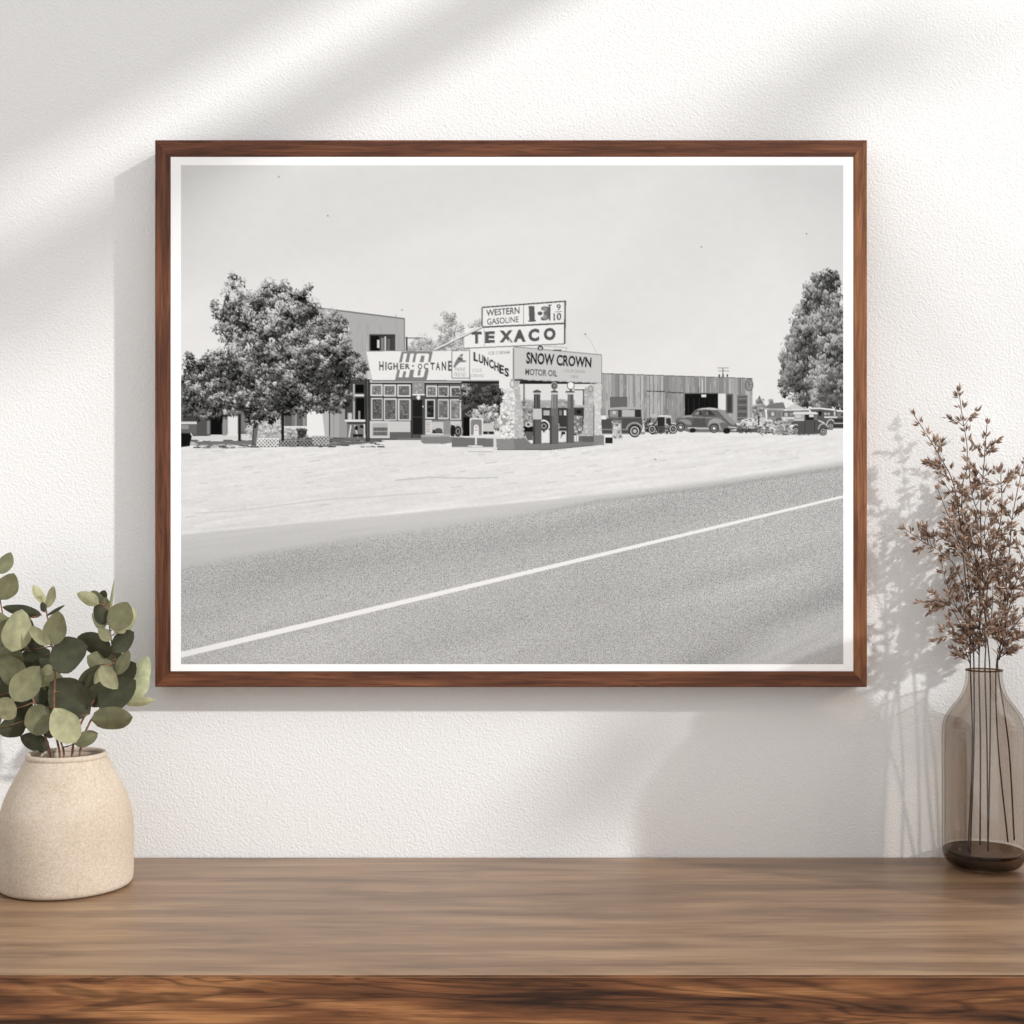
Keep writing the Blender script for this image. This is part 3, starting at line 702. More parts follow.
# island slab
poly([c4(50, 500), c4(290, 490), c4(350, 540), c4(760, 520), c4(970, 470), c4(975, 545), c4(720, 575), c4(520, 592), c4(60, 592)], 128, .5); poly([c4(50, 500), c4(200, 498), c4(210, 590), c4(60, 592)], 145, .5)
line([c4(60, 593), c4(520, 592), c4(975, 546)], .8, 95); rect(*c4(755, 478), *c4(880, 522), 105)
# pumps
rect(*c4(365, 335), *c4(438, 545), 98, .3); rect(*c4(365, 335), *c4(384, 545), 72); rect(*c4(372, 118), *c4(428, 245), 66); rect(*c4(388, 125), *c4(396, 240), 120); rect(*c4(406, 125), *c4(412, 240), 105); rect(*c4(366, 243), *c4(437, 335), 202)
poly([c4(364, 106), c4(366, 94), c4(400, 79), c4(434, 94), c4(436, 106)], 98); rect(*c4(372, 106), *c4(428, 120), 190); line([c4(364, 100), c4(436, 100)], .5, 50)
rect(*c4(507, 300), *c4(582, 545), 104, .3); rect(*c4(507, 240), *c4(526, 545), 76); rect(*c4(520, 118), *c4(576, 305), 118); rect(*c4(530, 125), *c4(538, 240), 165); rect(*c4(552, 125), *c4(558, 240), 165); rect(*c4(545, 240), *c4(575, 380), 112)
poly([c4(514, 108), c4(518, 96), c4(546, 84), c4(578, 96), c4(582, 108)], 92); rect(*c4(522, 107), *c4(574, 120), 215); disc(*c4(547, 50), 3.6, 3.9, 190); disc(*c4(547, 50), 2.9, 3.2, 88); disc(*c4(549, 48), 1.4, 1.6, 140); rect(*c4(540, 80), *c4(556, 92), 90)
rect(*c4(648, 240), *c4(718, 535), 98, .3); rect(*c4(648, 240), *c4(664, 535), 70); rect(*c4(660, 120), *c4(712, 245), 104); rect(*c4(670, 125), *c4(677, 240), 150); rect(*c4(694, 125), *c4(700, 240), 84)
poly([c4(640, 106), c4(644, 92), c4(716, 92), c4(722, 106)], 90); rect(*c4(650, 106), *c4(714, 122), 215); disc(*c4(687, 48), 3.9, 4.2, 120); disc(*c4(687, 46), 3.0, 3.3, 245); rect(*c4(676, 78), *c4(698, 92), 90)
poly([c4(740, 300), c4(716, 300), c4(740, 440)], 140)
# pillars of white stones
def stones(P, base, lo, hi, n, seed, s=2.0):
    R = random.Random(seed); poly(P, base, .3)
    xs = [p[0] for p in P]; ys = [p[1] for p in P]; k = 0
    while k < n:
        x = R.uniform(min(xs), max(xs)); y = R.uniform(min(ys), max(ys))
        if not inside(x, y, P): continue
        k += 1; r = s * R.uniform(.4, 1); m_ = R.randint(5, 7); a0 = R.random()
        poly([(x + r * math.cos(a0 + 2 * math.pi * i / m_) * R.uniform(.7, 1.1), y + .8 * r * math.sin(a0 + 2 * math.pi * i / m_)) for i in range(m_)], R.uniform(lo, hi))
stones([c3(372, 575), c3(442, 575), c3(456, 760), c3(472, 945), c3(318, 945), c3(335, 800), c3(352, 640)], 196, 205, 248, 330, 41)
stones([c3(318, 945), c3(325, 800), c3(400, 770), c3(405, 945)], 165, 215, 253, 70, 42, 2.3)
stones([c3(442, 575), c3(456, 760), c3(472, 945), c3(412, 945), c3(415, 575)], 186, 175, 222, 90, 421, 1.6)
rect(*c3(313, 570), *c3(388, 628), 238); ring(*c3(397, 600), 2.4, 4.4, 1, 150); disc(*c3(397, 600), 1.6, 3.4, 225); rect(*c3(410, 568), *c3(470, 582), 70)
stones([c3(862, 622), c3(965, 590), c3(968, 935), c3(850, 938)], 178, 165, 215, 160, 43, 1.6); stones([c3(920, 600), c3(965, 595), c3(968, 935), c3(920, 935)], 205, 205, 240, 60, 44, 1.6); line([c3(918, 740), c3(918, 935)], .8, 110)
disc(*c3(898, 632), 2.2, 3.2, 190); ring(*c3(898, 632), 2.4, 3.4, .7, 120); rect(*c3(918, 928), *c3(984, 992), 140, .4); rect(*c3(845, 934), *c3(920, 972), 100); rect(*c3(984, 935), *c3(990, 985), 220)

# -- garage of weathered boards
c5 = lambda x, y: (590 + x / 6.02, 350 + y / 6.02)
gar = [c5(70, 142), c5(975, 172), c5(975, 440), c5(70, 440)]
poly(gar, 166, .3)
x = 601.6
while x < 751.5:
    w = RNG.uniform(1.4, 4.6); x1 = min(x + w, 752); yt = 373.6 + (x - 601.6) / 150.4 * 5.2
    rect(x, yt, x1, 422.5, RNG.choice([150, 158, 166, 172, 180, 186, 140]), .35)
    if RNG.random() < .7: line([(x, yt + 1), (x, 420)], .45, RNG.choice([110, 125, 140]))
    for _ in range(3):
        xa = RNG.uniform(x, x1); ya = RNG.uniform(376, 412); line([(xa, ya), (xa, ya + RNG.uniform(3, 14))], .4, RNG.choice([135, 190, 200, 120]))
    x = x1
line([c5(70, 141), c5(975, 171)], .9, 110)
line([c5(340, 247), c5(452, 250)], .9, 45); line([c5(464, 253), c5(560, 258)], .9, 45); line([c5(335, 250), c5(335, 390)], .6, 120); line([c5(460, 255), c5(460, 380)], .8, 100); ring(*c5(342, 278), 1.8, 1.8, .5, 120)
rect(*c5(680, 165), *c5(686, 258), 80); line([c5(676, 180), c5(676, 255)], 1, 215)
rect(*c5(568, 262), *c5(768, 396), 24, .8); rect(*c5(568, 258), *c5(775, 264), 80); rect(*c5(668, 268), *c5(696, 282), 235)
for k in range(6): line([c5(590 + k * 32, 290), c5(590 + k * 32, 380)], .4, 48)
rect(*c5(769, 262), *c5(815, 360), 228); rect(*c5(815, 262), *c5(858, 380), 105); rect(*c5(822, 270), *c5(850, 375), 66); rect(*c5(858, 262), *c5(880, 420), 172)
rect(*c5(880, 268), *c5(948, 424), 132); rect(*c5(886, 276), *c5(942, 422), 98)
for k in range(7): line([c5(886, 292 + k * 19), c5(942, 293 + k * 19)], .6, 62 if k % 2 else 150)
disc(*c5(955, 210), 4.3, 6.2, 150); ring(*c5(955, 210), 4.3, 6.2, .9, 96); line([c5(942, 198), c5(957, 190), c5(950, 212), c5(968, 206)], .9, 110); line([c5(940, 222), c5(970, 222)], .8, 120)
line([c5(798, 105), c5(798, 162)], .9, 110); line([c5(765, 108), c5(832, 108)], .7, 120); line([c5(768, 126), c5(834, 126)], .7, 120); 
for x in (776, 798, 824): rect(*c5(x - 5, 146), *c5(x + 5, 162), 55)
rect(*c5(118, 282), *c5(222, 346), 108, .3); line([c5(118, 284), c5(222, 284)], .6, 80)
# wheels
def wheel(cx, cy, r, hub=190, rim=205, tyre=38, squash=.92):
    disc(cx, cy, r * squash, r, tyre); ring(cx, cy, r * .74 * squash, r * .74, r * .16, rim); disc(cx, cy, r * .3, r * .3, hub)
# old boxy car
rect(*c5(70, 490), *c5(330, 506), 150)
poly([c5(65, 415), c5(110, 410), c5(108, 352), c5(306, 350), c5(310, 405), c5(318, 470), c5(300, 500), c5(70, 500)], 82, .3); poly([c5(104, 360), c5(112, 347), c5(200, 342), c5(300, 344), c5(308, 356)], 178)
rect(*c5(116, 364), *c5(166, 402), 150); rect(*c5(134, 366), *c5(152, 384), 205); rect(*c5(190, 360), *c5(266, 401), 186); rect(*c5(268, 358), *c5(304, 402), 52); line([c5(176, 360), c5(178, 470)], .8, 50); line([c5(110, 408), c5(308, 406)], .7, 130)
ring(*c5(266, 490), 9, 9.6, 1.6, 160, 190, 345); line([c5(70, 478), c5(225, 478)], 1.2, 150); wheel(*c5(267, 487), 6.4)
rect(*c5(62, 350), *c5(92, 392), 150); rect(*c5(64, 394), *c5(96, 416), 235)
rect(*c5(132, 418), *c5(188, 500), 128); foliage([c5(138, 440), c5(184, 440), c5(188, 535), c5(138, 535)], 16, 12, 2, 90, 255, 1.3, 205, seed=51); rect(*c5(90, 525), *c5(134, 562), 45)
# stripped chassis
foliage([c5(318, 415), c5(398, 400), c5(402, 495), c5(330, 495)], 24, 12, 2.0, 15, 225, 1.4, 75, seed=52); poly([c5(365, 388), c5(400, 380), c5(400, 405), c5(372, 410)], 190); wheel(*c5(372, 476), 4.8, 120)
poly([c5(402, 402), c5(446, 402), c5(450, 470), c5(404, 470)], 48); poly([c5(400, 400), c5(420, 392), c5(482, 394), c5(492, 412), c5(488, 402), c5(440, 400)], 232)
poly([c5(448, 404), c5(488, 402), c5(492, 458), c5(452, 460)], 190); poly([c5(454, 410), c5(484, 408), c5(486, 452), c5(457, 454)], 58); foliage([c5(400, 455), c5(500, 458), c5(500, 495), c5(404, 495)], 18, 10, 1.8, 20, 225, 1.2, 90, seed=53); wheel(*c5(498, 474), 5.0, 130); wheel(*c5(424, 478), 4.4, 90, 120)
# rounded sedan
poly([c5(515, 470), c5(880, 484), c5(905, 494), c5(600, 496)], 120)
def sm(P, n=5): return smooth_profile(P + [P[0]], n)[:-1]
poly(sm([c5(513, 436), c5(524, 406), c5(560, 394), c5(604, 388), c5(630, 362), c5(668, 349), c5(730, 346), c5(782, 356), c5(822, 384), c5(856, 420), c5(884, 452), c5(884, 470), c5(840, 482), c5(760, 482), c5(640, 478), c5(560, 470), c5(520, 458)]), 104, .3)
poly(sm([c5(760, 352), c5(800, 364), c5(840, 400), c5(872, 440), c5(850, 446), c5(800, 400)]), 150); poly(sm([c5(640, 360), c5(670, 350), c5(730, 347), c5(782, 357), c5(740, 360), c5(690, 357)]), 196)
poly(sm([c5(520, 410), c5(560, 396), c5(606, 392), c5(606, 404), c5(560, 406)]), 160); poly(sm([c5(530, 424), c5(556, 414), c5(596, 424), c5(606, 448), c5(580, 446), c5(556, 432)]), 148)
poly([c5(620, 390), c5(640, 368), c5(668, 362), c5(676, 392)], 66); poly([c5(688, 362), c5(722, 362), c5(752, 394), c5(690, 396)], 62); poly([c5(626, 388), c5(642, 372), c5(656, 368), c5(650, 388)], 150); poly([c5(694, 368), c5(706, 368), c5(712, 390), c5(694, 392)], 118)
line([c5(682, 360), c5(684, 470)], .6, 60); line([c5(606, 402), c5(790, 410)], .6, 160); poly([c5(620, 412), c5(690, 412), c5(700, 460), c5(612, 460)], 86)
poly(sm([c5(706, 470), c5(714, 430), c5(742, 412), c5(790, 420), c5(822, 450), c5(830, 476), c5(780, 480), c5(770, 445), c5(740, 438), c5(716, 450)]), 162); line([c5(585, 468), c5(712, 472)], 1.3, 205); poly([c5(776, 440), c5(800, 432), c5(840, 462), c5(880, 462), c5(884, 474), c5(790, 478)], 112); line([c5(828, 462), c5(884, 466)], 1, 205)
wheel(*c5(543, 464), 4.7, 230, 150, 42); wheel(*c5(744, 471), 4.8, 235, 150, 42); disc(*c5(616, 482), 3.2, 2.4, 36); disc(*c5(820, 486), 3.8, 3, 34)
# heap of frames and tyres
def heap(x0, x1, y0, y1, n, seed):
    R = random.Random(seed); rect(x0, (y0 + y1) / 2 + 1, x1, y1, 120)
    foliage([(x0, y0 + 4), (x1, y0 + 4), (x1, y1), (x0, y1)], int(n * 1.3), 8, 2, 40, 220, 1.3, None, seed=seed)
    for i in range(n):
        x = R.uniform(x0, x1); y = R.uniform(y0 + 2, y1 - 2); r = R.uniform(1.6, 4); a = R.uniform(150, 200)
        ring(x, y, r, r * R.uniform(.5, .9), .8, R.choice([235, 215, 190, 60]), a, a + R.uniform(150, 300), 10)
heap(737, 766, 417, 431, 26, 61)
foliage([(736, 432), (736, 428), (790, 430), (790, 433)], 26, 8, 1.5, 30, 120, 1.2, 85, seed=66)
# -- right end: trees, sheds and cars
c6 = lambda x, y: (740 + x / 9.31, 380 + y / 9.31)
foliage([c6(150, 340), c6(155, 190), c6(175, 140), c6(200, 190), c6(200, 340)], 22, 14, 2, 60, 170, 1.2, 105, seed=62); foliage([c6(118, 360), c6(118, 240), c6(220, 220), c6(235, 360)], 30, 14, 2, 70, 220, 1.2, 140, seed=63); foliage([c6(270, 230), c6(275, 180), c6(300, 175), c6(308, 230)], 10, 12, 1.6, 90, 180, 1.1, 135, seed=64)
gum = [(720 + x / 5.39, 260 + y / 5.39) for x, y in [(520, 65), (590, 60), (640, 85), (650, 130), (640, 160), (655, 210), (663, 300), (665, 800), (480, 800), (420, 785), (385, 745), (345, 735), (320, 700), (320, 600), (325, 520), (340, 450), (380, 370), (370, 330), (400, 270), (450, 200), (455, 140), (490, 90)]]
poly([(720 + x / 5.39, 260 + y / 5.39) for x, y in [(530, 90), (600, 85), (630, 150), (650, 300), (663, 790), (480, 790), (425, 770), (345, 640), (350, 500), (400, 380), (420, 290), (470, 200)]], 74)
foliage(gum, 620, 24, 4.2, 40, 196, 1.5, None, vert_leaf=True, seed=71, spread=.8, mottle=.8, shade=.2)
foliage([(787, 390), (800, 330), (808, 335), (812, 370), (806, 406), (797, 406)], 36, 22, 4.5, 30, 120, 1.6, None, vert_leaf=True, seed=72)
foliage([(818, 390), (828, 370), (842, 372), (842, 408), (820, 408)], 30, 22, 4, 60, 135, 1.5, None, vert_leaf=True, seed=73)
foliage([(812, 345), (822, 332), (830, 340), (826, 370), (814, 400), (810, 402), (808, 372)], 22, 24, 3.6, 90, 220, 1.5, None, vert_leaf=True, seed=74)
foliage([(780, 400), (782, 345), (792, 330), (796, 340), (790, 380)], 24, 22, 4, 80, 175, 1.5, None, vert_leaf=True, seed=75)
foliage([c6(430, 250), c6(440, 150), c6(480, 120), c6(500, 230)], 6, 10, 2, 200, 245, 1.0, None, seed=76)
poly([c6(225, 270), c6(245, 235), c6(310, 213), c6(400, 205), c6(420, 270)], 122, .3); poly([c6(400, 275), c6(470, 232), c6(520, 225), c6(600, 268)], 205)
poly([c6(245, 268), c6(640, 272), c6(640, 400), c6(250, 402)], 142, .3); line([c6(240, 268), c6(400, 270)], .9, 205); line([c6(400, 278), c6(640, 272)], 1.2, 228)
rect(*c6(262, 292), *c6(330, 340), 112); rect(*c6(285, 300), *c6(312, 332), 205); rect(*c6(336, 292), *c6(380, 390), 128); rect(*c6(394, 292), *c6(496, 342), 98); rect(*c6(410, 304), *c6(440, 336), 190); rect(*c6(455, 304), *c6(484, 330), 150); rect(*c6(384, 342), *c6(500, 362), 222)
heap(758, 789, 418, 433, 40, 65)
foliage([c6(330, 395), c6(440, 370), c6(470, 480), c6(340, 495)], 24, 12, 2, 60, 235, 1.3, 150, seed=67); rect(*c6(160, 335), *c6(178, 420), 60); rect(*c6(185, 345), *c6(225, 400), 200)
# cars at the right edge
poly([c6(640, 262), c6(740, 258), c6(880, 276), c6(960, 286), c6(962, 460), c6(780, 462), c6(720, 400)], 92, .3); line([c6(650, 262), c6(740, 262), c6(880, 278)], 1.4, 238); line([c6(892, 284), c6(960, 290)], 1.6, 232)
rect(*c6(725, 290), *c6(755, 330), 30); rect(*c6(765, 296), *c6(862, 330), 96); rect(*c6(780, 302), *c6(800, 326), 185); rect(*c6(812, 302), *c6(830, 326), 200); rect(*c6(868, 290), *c6(880, 330), 225); rect(*c6(780, 338), *c6(900, 352), 215); rect(*c6(900, 305), *c6(962, 350), 128); rect(*c6(935, 312), *c6(960, 335), 70); ring(*c6(840, 420), 4.6, 6.2, 1.0, 205, 180, 350); wheel(*c6(838, 430), 3.6, 180)
rect(*c6(870, 360), *c6(962, 440), 60); line([c6(870, 402), c6(962, 402)], 1, 190); rect(*c6(860, 448), *c6(962, 466), 235)
# coupe in front
rect(*c6(330, 488), *c6(800, 515), 205); 
for i in range(24): 
    x = RNG.uniform(776, 822); line([(x, RNG.uniform(432, 435)), (x + 3, 434)], .9, 90)
poly(sm([c6(466, 432), c6(470, 400), c6(500, 382), c6(590, 374), c6(600, 318), c6(700, 312), c6(722, 330), c6(726, 372), c6(772, 392), c6(796, 430), c6(790, 480), c6(720, 500), c6(600, 502), c6(520, 488)], 3), 86, .3)
poly([c6(486, 312), c6(496, 296), c6(700, 296), c6(722, 312), c6(716, 318), c6(490, 320)], 226); rect(*c6(502, 320), *c6(592, 368), 176); rect(*c6(512, 326), *c6(560, 350), 205); rect(*c6(604, 318), *c6(720, 372), 40); rect(*c6(640, 320), *c6(680, 344), 222); rect(*c6(684, 325), *c6(718, 370), 120); rect(*c6(498, 364), *c6(594, 378), 205)
line([c6(598, 380), c6(600, 488)], .6, 60); line([c6(690, 378), c6(690, 490)], .6, 58); ring(*c6(512, 472), 5, 7, 1.1, 190, 200, 300); ring(*c6(770, 470), 5.6, 7.6, 1.1, 185, 190, 330); line([c6(722, 372), c6(780, 400)], 1.2, 215); wheel(*c6(512, 471), 3.5, 170); wheel(*c6(770, 480), 4, 175); disc(*c6(480, 425), 1.8, 1.2, 240)

# ... and carried by the points of one fine flat sheet
def half(a): return (a[0::2, 0::2] + a[1::2, 0::2] + a[0::2, 1::2] + a[1::2, 1::2]) / 4
lin = np.clip(CAN, 0, 255) / 255.0
lin = np.where(lin <= 0.04045, lin / 12.92, ((lin + 0.055) / 1.055) ** 2.4) * INK_K
tn, gn = half(lin), half(GRN); gh, gw = tn.shape
xs = np.linspace(pp(CX0, 400)[0], pp(CX1, 400)[0], gw); zs = np.linspace(pp(500, CY0)[2], pp(500, CY1)[2], gh)
co = np.empty((gh, gw, 3), dtype=np.float32); co[..., 0] = xs[None, :]; co[..., 1] = PY - 0.00004; co[..., 2] = zs[:, None]
ids = np.arange(gh * gw, dtype=np.int32).reshape(gh, gw)
fc = np.stack([ids[:-1, :-1], ids[1:, :-1], ids[1:, 1:], ids[:-1, 1:]], axis=-1).reshape(-1, 4)
me = bpy.data.meshes.new('printed_photograph')
me.vertices.add(gh * gw); me.vertices.foreach_set('co', co.ravel())
me.loops.add(fc.size); me.loops.foreach_set('vertex_index', fc.ravel())
me.polygons.add(len(fc)); me.polygons.foreach_set('loop_start', np.arange(0, fc.size, 4, dtype=np.int32))
me.update(calc_edges=True)
ca = me.attributes.new('tone', 'FLOAT_COLOR', 'POINT')
arr = np.ones((gh * gw, 4), dtype=np.float32); arr[:, 0] = arr[:, 1] = arr[:, 2] = tn.ravel(); ca.data.foreach_set('color', arr.ravel())
ga = me.attributes.new('grain', 'FLOAT', 'POINT'); ga.data.foreach_set('value', gn.ravel().astype(np.float32))
link('printed_photograph', me, M_INK, pic)

# ------------------------------------------------------------------ stoneware vase
VY = -0.108
vc = at(66.5, 700, VY); VX = vc.x
vase = empty('stoneware_vase', (VX, VY, TOPZ), 'beige speckled stoneware vase with sloping shoulders at the left end of the table', 'vase')
pr = smooth_profile([(0.053, 0.0), (0.0576, 0.0025), (0.0588, 0.010), (0.0591, 0.030), (0.0589, 0.050), (0.0579, 0.062), (0.0562, 0.0715), (0.0520, 0.0842), (0.0440, 0.1005), (0.0372, 0.1135), (0.0352, 0.1165)], 5)
outer_p = [(0, 0)] + pr
inner_p = [(0.0315, 0.1170), (0.0330, 0.112), (0.040, 0.098), (0.053, 0.070), (0.055, 0.03), (0.05, 0.008), (0, 0.006)]
link('vase_body', bm_mesh(lathe(outer_p + inner_p), 'vase_body', True), M_STONE, vase)
rp = [(0.0335 + 0.0022 * math.cos(t), 0.1185 + 0.0030 * math.sin(t)) for t in [2 * math.pi * k / 12 for k in range(13)]]
link('rim', bm_mesh(lathe(rp), 'rim', True), M_STONE, vase)

# ------------------------------------------------------------------ eucalyptus
stems = [
    ('eucalyptus branch leaning furthest left, cut off by the left edge, in the stoneware vase', [(50, 756), (43, 730), (34, 702), (27, 685), (18, 662), (8, 640), (1, 605), (-5, 572)], -0.105),
    ('slender eucalyptus branch with a small pale leaf pair at its tip, amid the bunch', [(60, 757), (55, 730), (54, 700), (55, 668), (52, 646), (48, 620), (45, 604)], -0.12),
    ('tall eucalyptus branch with rounded leaves and a thin upright tip, nearest the picture frame corner', [(72, 756), (76, 735), (90, 706), (103, 690), (117, 672), (113, 652), (110, 630), (106, 604)], -0.10),
    ('low eucalyptus branch with large drooping leaves just above the mouth of the stoneware vase', [(64, 756), (61, 742), (58, 728), (56, 716), (54, 704)], -0.112),
    ('eucalyptus branch with pale green leaves reaching right towards the picture frame, low over the vase', [(80, 752), (90, 722), (104, 706), (120, 696), (136, 686)], -0.085),
]
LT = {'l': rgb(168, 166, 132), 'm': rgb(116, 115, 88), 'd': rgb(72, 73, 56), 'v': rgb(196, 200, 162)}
# base x, y, tip x, y, width, tone, branch, depth offset (towards the room is negative)
leaves = [
    (-3, 574, 11, 552, 14, 'm', 0, 0), (0, 600, 14, 573, 16, 'm', 0, -5), (45, 604, 33, 585, 7.5, 'l', 1, 0), (46, 608, 54, 586, 9, 'l', 1, -3), (44, 612, 42, 602, 6, 'd', 1, -4),
    (46, 616, 65, 605, 3, 'd', 1, 0), (42, 615, 2, 607, 10, 'd', 0, 14), (51, 646, 59, 611, 17, 'm', 1, -8), (51, 644, 29, 627, 12, 'l', 1, -10), (12, 652, 22, 609, 24, 'l', 0, -16),
    (14, 654, 28, 616, 17, 'd', 0, 6), (44, 655, 24, 636, 12, 'd', 1, 8), (0, 656, -6, 610, 26, 'm', 0, 0), (49, 662, 88, 646, 29, 'd', 1, -4), (99, 604, 77, 593, 11, 'l', 2, -8),
    (102, 607, 91, 591, 12, 'm', 2, -2), (100, 602, 105, 590, 7, 'd', 2, 4), (106, 623, 104, 596, 11, 'm', 2, 0), (105, 625, 96, 604, 12, 'd', 2, -4), (105, 629, 92, 613, 10, 'l', 2, 4),
    (108, 624, 114.5, 578, 3, 'l', 2, 0), (112, 630, 128, 602, 21, 'm', 2, -8), (115, 633, 135, 608, 18, 'l', 2, 0), (111, 640, 98, 629, 10, 'l', 2, -10), (111, 650, 134, 632, 17, 'd', 2, -4),
    (112, 652, 77, 637, 20, 'd', 2, -6), (115, 670, 87, 656, 19, 'm', 2, 0), (117, 675, 129, 650, 10, 'm', 2, 0), (100, 666, 118, 689, 15, 'l', 2, -20), (103, 667, 94, 684, 8, 'l', 2, -16),
    (115, 683, 136, 663, 19, 'd', 2, 4), (133, 691, 148, 656, 17, 'v', 4, 8), (130, 698, 149, 676, 15, 'v', 4, 0), (124, 703, 155, 700, 8, 'l', 4, -4), (99, 707, 136, 680, 25, 'd', 4, -10),
    (91, 720, 133, 717, 20, 'm', 4, -20), (87, 701, 106, 664, 26, 'd', 2, 0), (87, 697, 67, 682, 15, 'd', 2, 8), (90, 714, 50, 682, 34, 'd', 3, 0), (76, 743, 54, 708, 22, 'l', 3, -16),
    (74, 744, 98, 733, 13, 'm', 3, -8), (52, 716, 24, 724, 26, 'm', 3, 0), (25, 722, -2, 733, 18, 'd', 0, 6), (49, 749, 20, 736, 14, 'd', 0, 12), (17, 708, -7, 710, 20, 'l', 0, -6),
    (33, 706, 12, 698, 15, 'd', 0, 10), (13, 701, 40, 666, 23, 'm', 0, -20), (-5, 697, 22, 680, 26, 'd', 0, -4), (-6, 668, 22, 652, 25, 'm', 0, 0), (24, 684, -2, 656, 24, 'm', 0, -10),
    (18, 670, 50, 650, 22, 'd', 0, 10), (53, 668, 40, 673, 9, 'l', 1, 0), (53, 724, 37, 706, 12, 'l', 3, 6), (38, 705, 43, 686, 13, 'd', 1, 10), (60, 716, 42, 688, 24, 'd', 3, 10),
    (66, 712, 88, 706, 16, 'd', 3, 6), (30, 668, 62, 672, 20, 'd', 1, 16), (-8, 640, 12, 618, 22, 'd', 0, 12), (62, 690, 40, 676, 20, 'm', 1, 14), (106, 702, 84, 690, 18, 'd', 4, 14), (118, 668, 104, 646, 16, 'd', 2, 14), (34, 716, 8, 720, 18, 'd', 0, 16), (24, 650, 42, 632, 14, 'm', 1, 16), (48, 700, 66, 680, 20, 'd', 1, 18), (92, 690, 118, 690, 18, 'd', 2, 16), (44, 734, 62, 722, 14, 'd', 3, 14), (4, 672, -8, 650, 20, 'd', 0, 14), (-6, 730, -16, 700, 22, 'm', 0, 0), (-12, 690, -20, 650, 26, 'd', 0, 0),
]
def leaf_geo(V_, F_, T_, B, Tp, W, tone, yb, ytp, roll, R):
    """a rounded leaf: B and Tp in picture px, laid in space between depths yb and ytp"""
    n, mm = 10, 6
    b = at(B[0], B[1], yb); t = at(Tp[0], Tp[1], ytp)
    ax = (t - b); L = ax.length; ax.normalize()
    side = ax.cross(Vector((0, 1, 0))).normalized()
    nrm = side.cross(ax).normalized()
    side = (side + nrm * roll).normalized() * (1.0 / math.sqrt(1 / (1 + roll * roll)))
    w = W * 1.22 / F * (1.25 + yb) / 2
    i0 = len(V_); cup = R.uniform(.10, .28) * R.choice((1, 1, -1)); bend = R.uniform(-.12, .16)
    for i in range(n + 1):
        u = i / n
        wid = w * (math.sin(math.pi * u ** 0.86) ** 0.62 if 0 < u < 1 else 0) * (1 + .04 * math.sin(9 * u + W))
        for j in range(mm + 1):
            s = -1 + 2 * j / mm
            p = b + ax * (u * L) + side * (wid * s) + nrm * (cup * w * s * s * (1 if wid else 0) * math.sin(math.pi * u) + bend * L * math.sin(math.pi * u) * .5 - (0.0004 if abs(s) < .01 else 0))
            V_.append(p); k = 1.0 + (.12 if j == mm // 2 else 0); T_.append(tuple(c * k for c in tone[:3]) + (1,))
    for i in range(n):
        for j in range(mm):
            a = i0 + i * (mm + 1) + j
            F_.append((a, a + 1, a + mm + 2, a + mm + 1))
def tone_mesh(name, V_, F_, T_, mat, parent):
    me = bpy.data.meshes.new(name); o = parent.location
    me.from_pydata([(v[0] - o.x, v[1] - o.y, v[2] - o.z) for v in V_], [], F_); me.update()
    at_ = me.attributes.new('tone', 'FLOAT_COLOR', 'POINT'); at_.data.foreach_set('color', np.array(T_, dtype=np.float32).ravel())
    for p in me.polygons: p.use_smooth = True
    return link(name, me, mat, parent)
RL = random.Random(5)
for si, (lab, path, y0) in enumerate(stems):
    base = at(path[0][0], path[0][1], -0.108)
    foot = Vector((VX + (base.x - VX) * .6 + RL.uniform(-.01, .01), VY + RL.uniform(-.02, .02), TOPZ + 0.012))
    root = empty('eucalyptus_branch', foot, lab, 'branch', 'eucalyptus branches in the stoneware vase')
    pts = [foot, Vector((base.x * .98 + VX * .02, -0.108 - .004, TOPZ + .08)), base]
    ys = [y0 * t + -0.108 * (1 - t) for t in [min(1, k / 3) for k in range(len(path))]]
    pts += [at(p[0], p[1], y) for p, y in list(zip(path, ys))[1:]]
    sp = [Vector(q) for q in smooth_profile([tuple(p) for p in pts], 4)]
    bm = bmesh.new(); o = root.location
    tube(bm, [q - o for q in sp], 0.0013, 0.0006)
    V_, F_, T_ = [], [], []
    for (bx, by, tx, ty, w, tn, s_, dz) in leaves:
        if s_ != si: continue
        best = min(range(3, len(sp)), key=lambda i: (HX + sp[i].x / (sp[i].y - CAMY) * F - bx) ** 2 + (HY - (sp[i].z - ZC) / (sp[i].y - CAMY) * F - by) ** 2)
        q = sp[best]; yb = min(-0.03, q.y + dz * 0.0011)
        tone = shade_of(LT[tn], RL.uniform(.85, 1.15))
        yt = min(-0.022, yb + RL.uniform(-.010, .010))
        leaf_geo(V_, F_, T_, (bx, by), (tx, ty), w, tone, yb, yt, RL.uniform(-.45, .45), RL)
        lb = at(bx, by, yb)
        if (lb - q).length > 0.001: tube(bm, [q - o, (q + lb) / 2 - o + Vector((0, 0, -.0006)), lb - o], 0.0006, 0.0004, 5)
    link('stem', bm_mesh(bm, 'stem', True), M_STEM, root)
    tone_mesh('foliage', V_, F_, T_, M_LEAF, root)

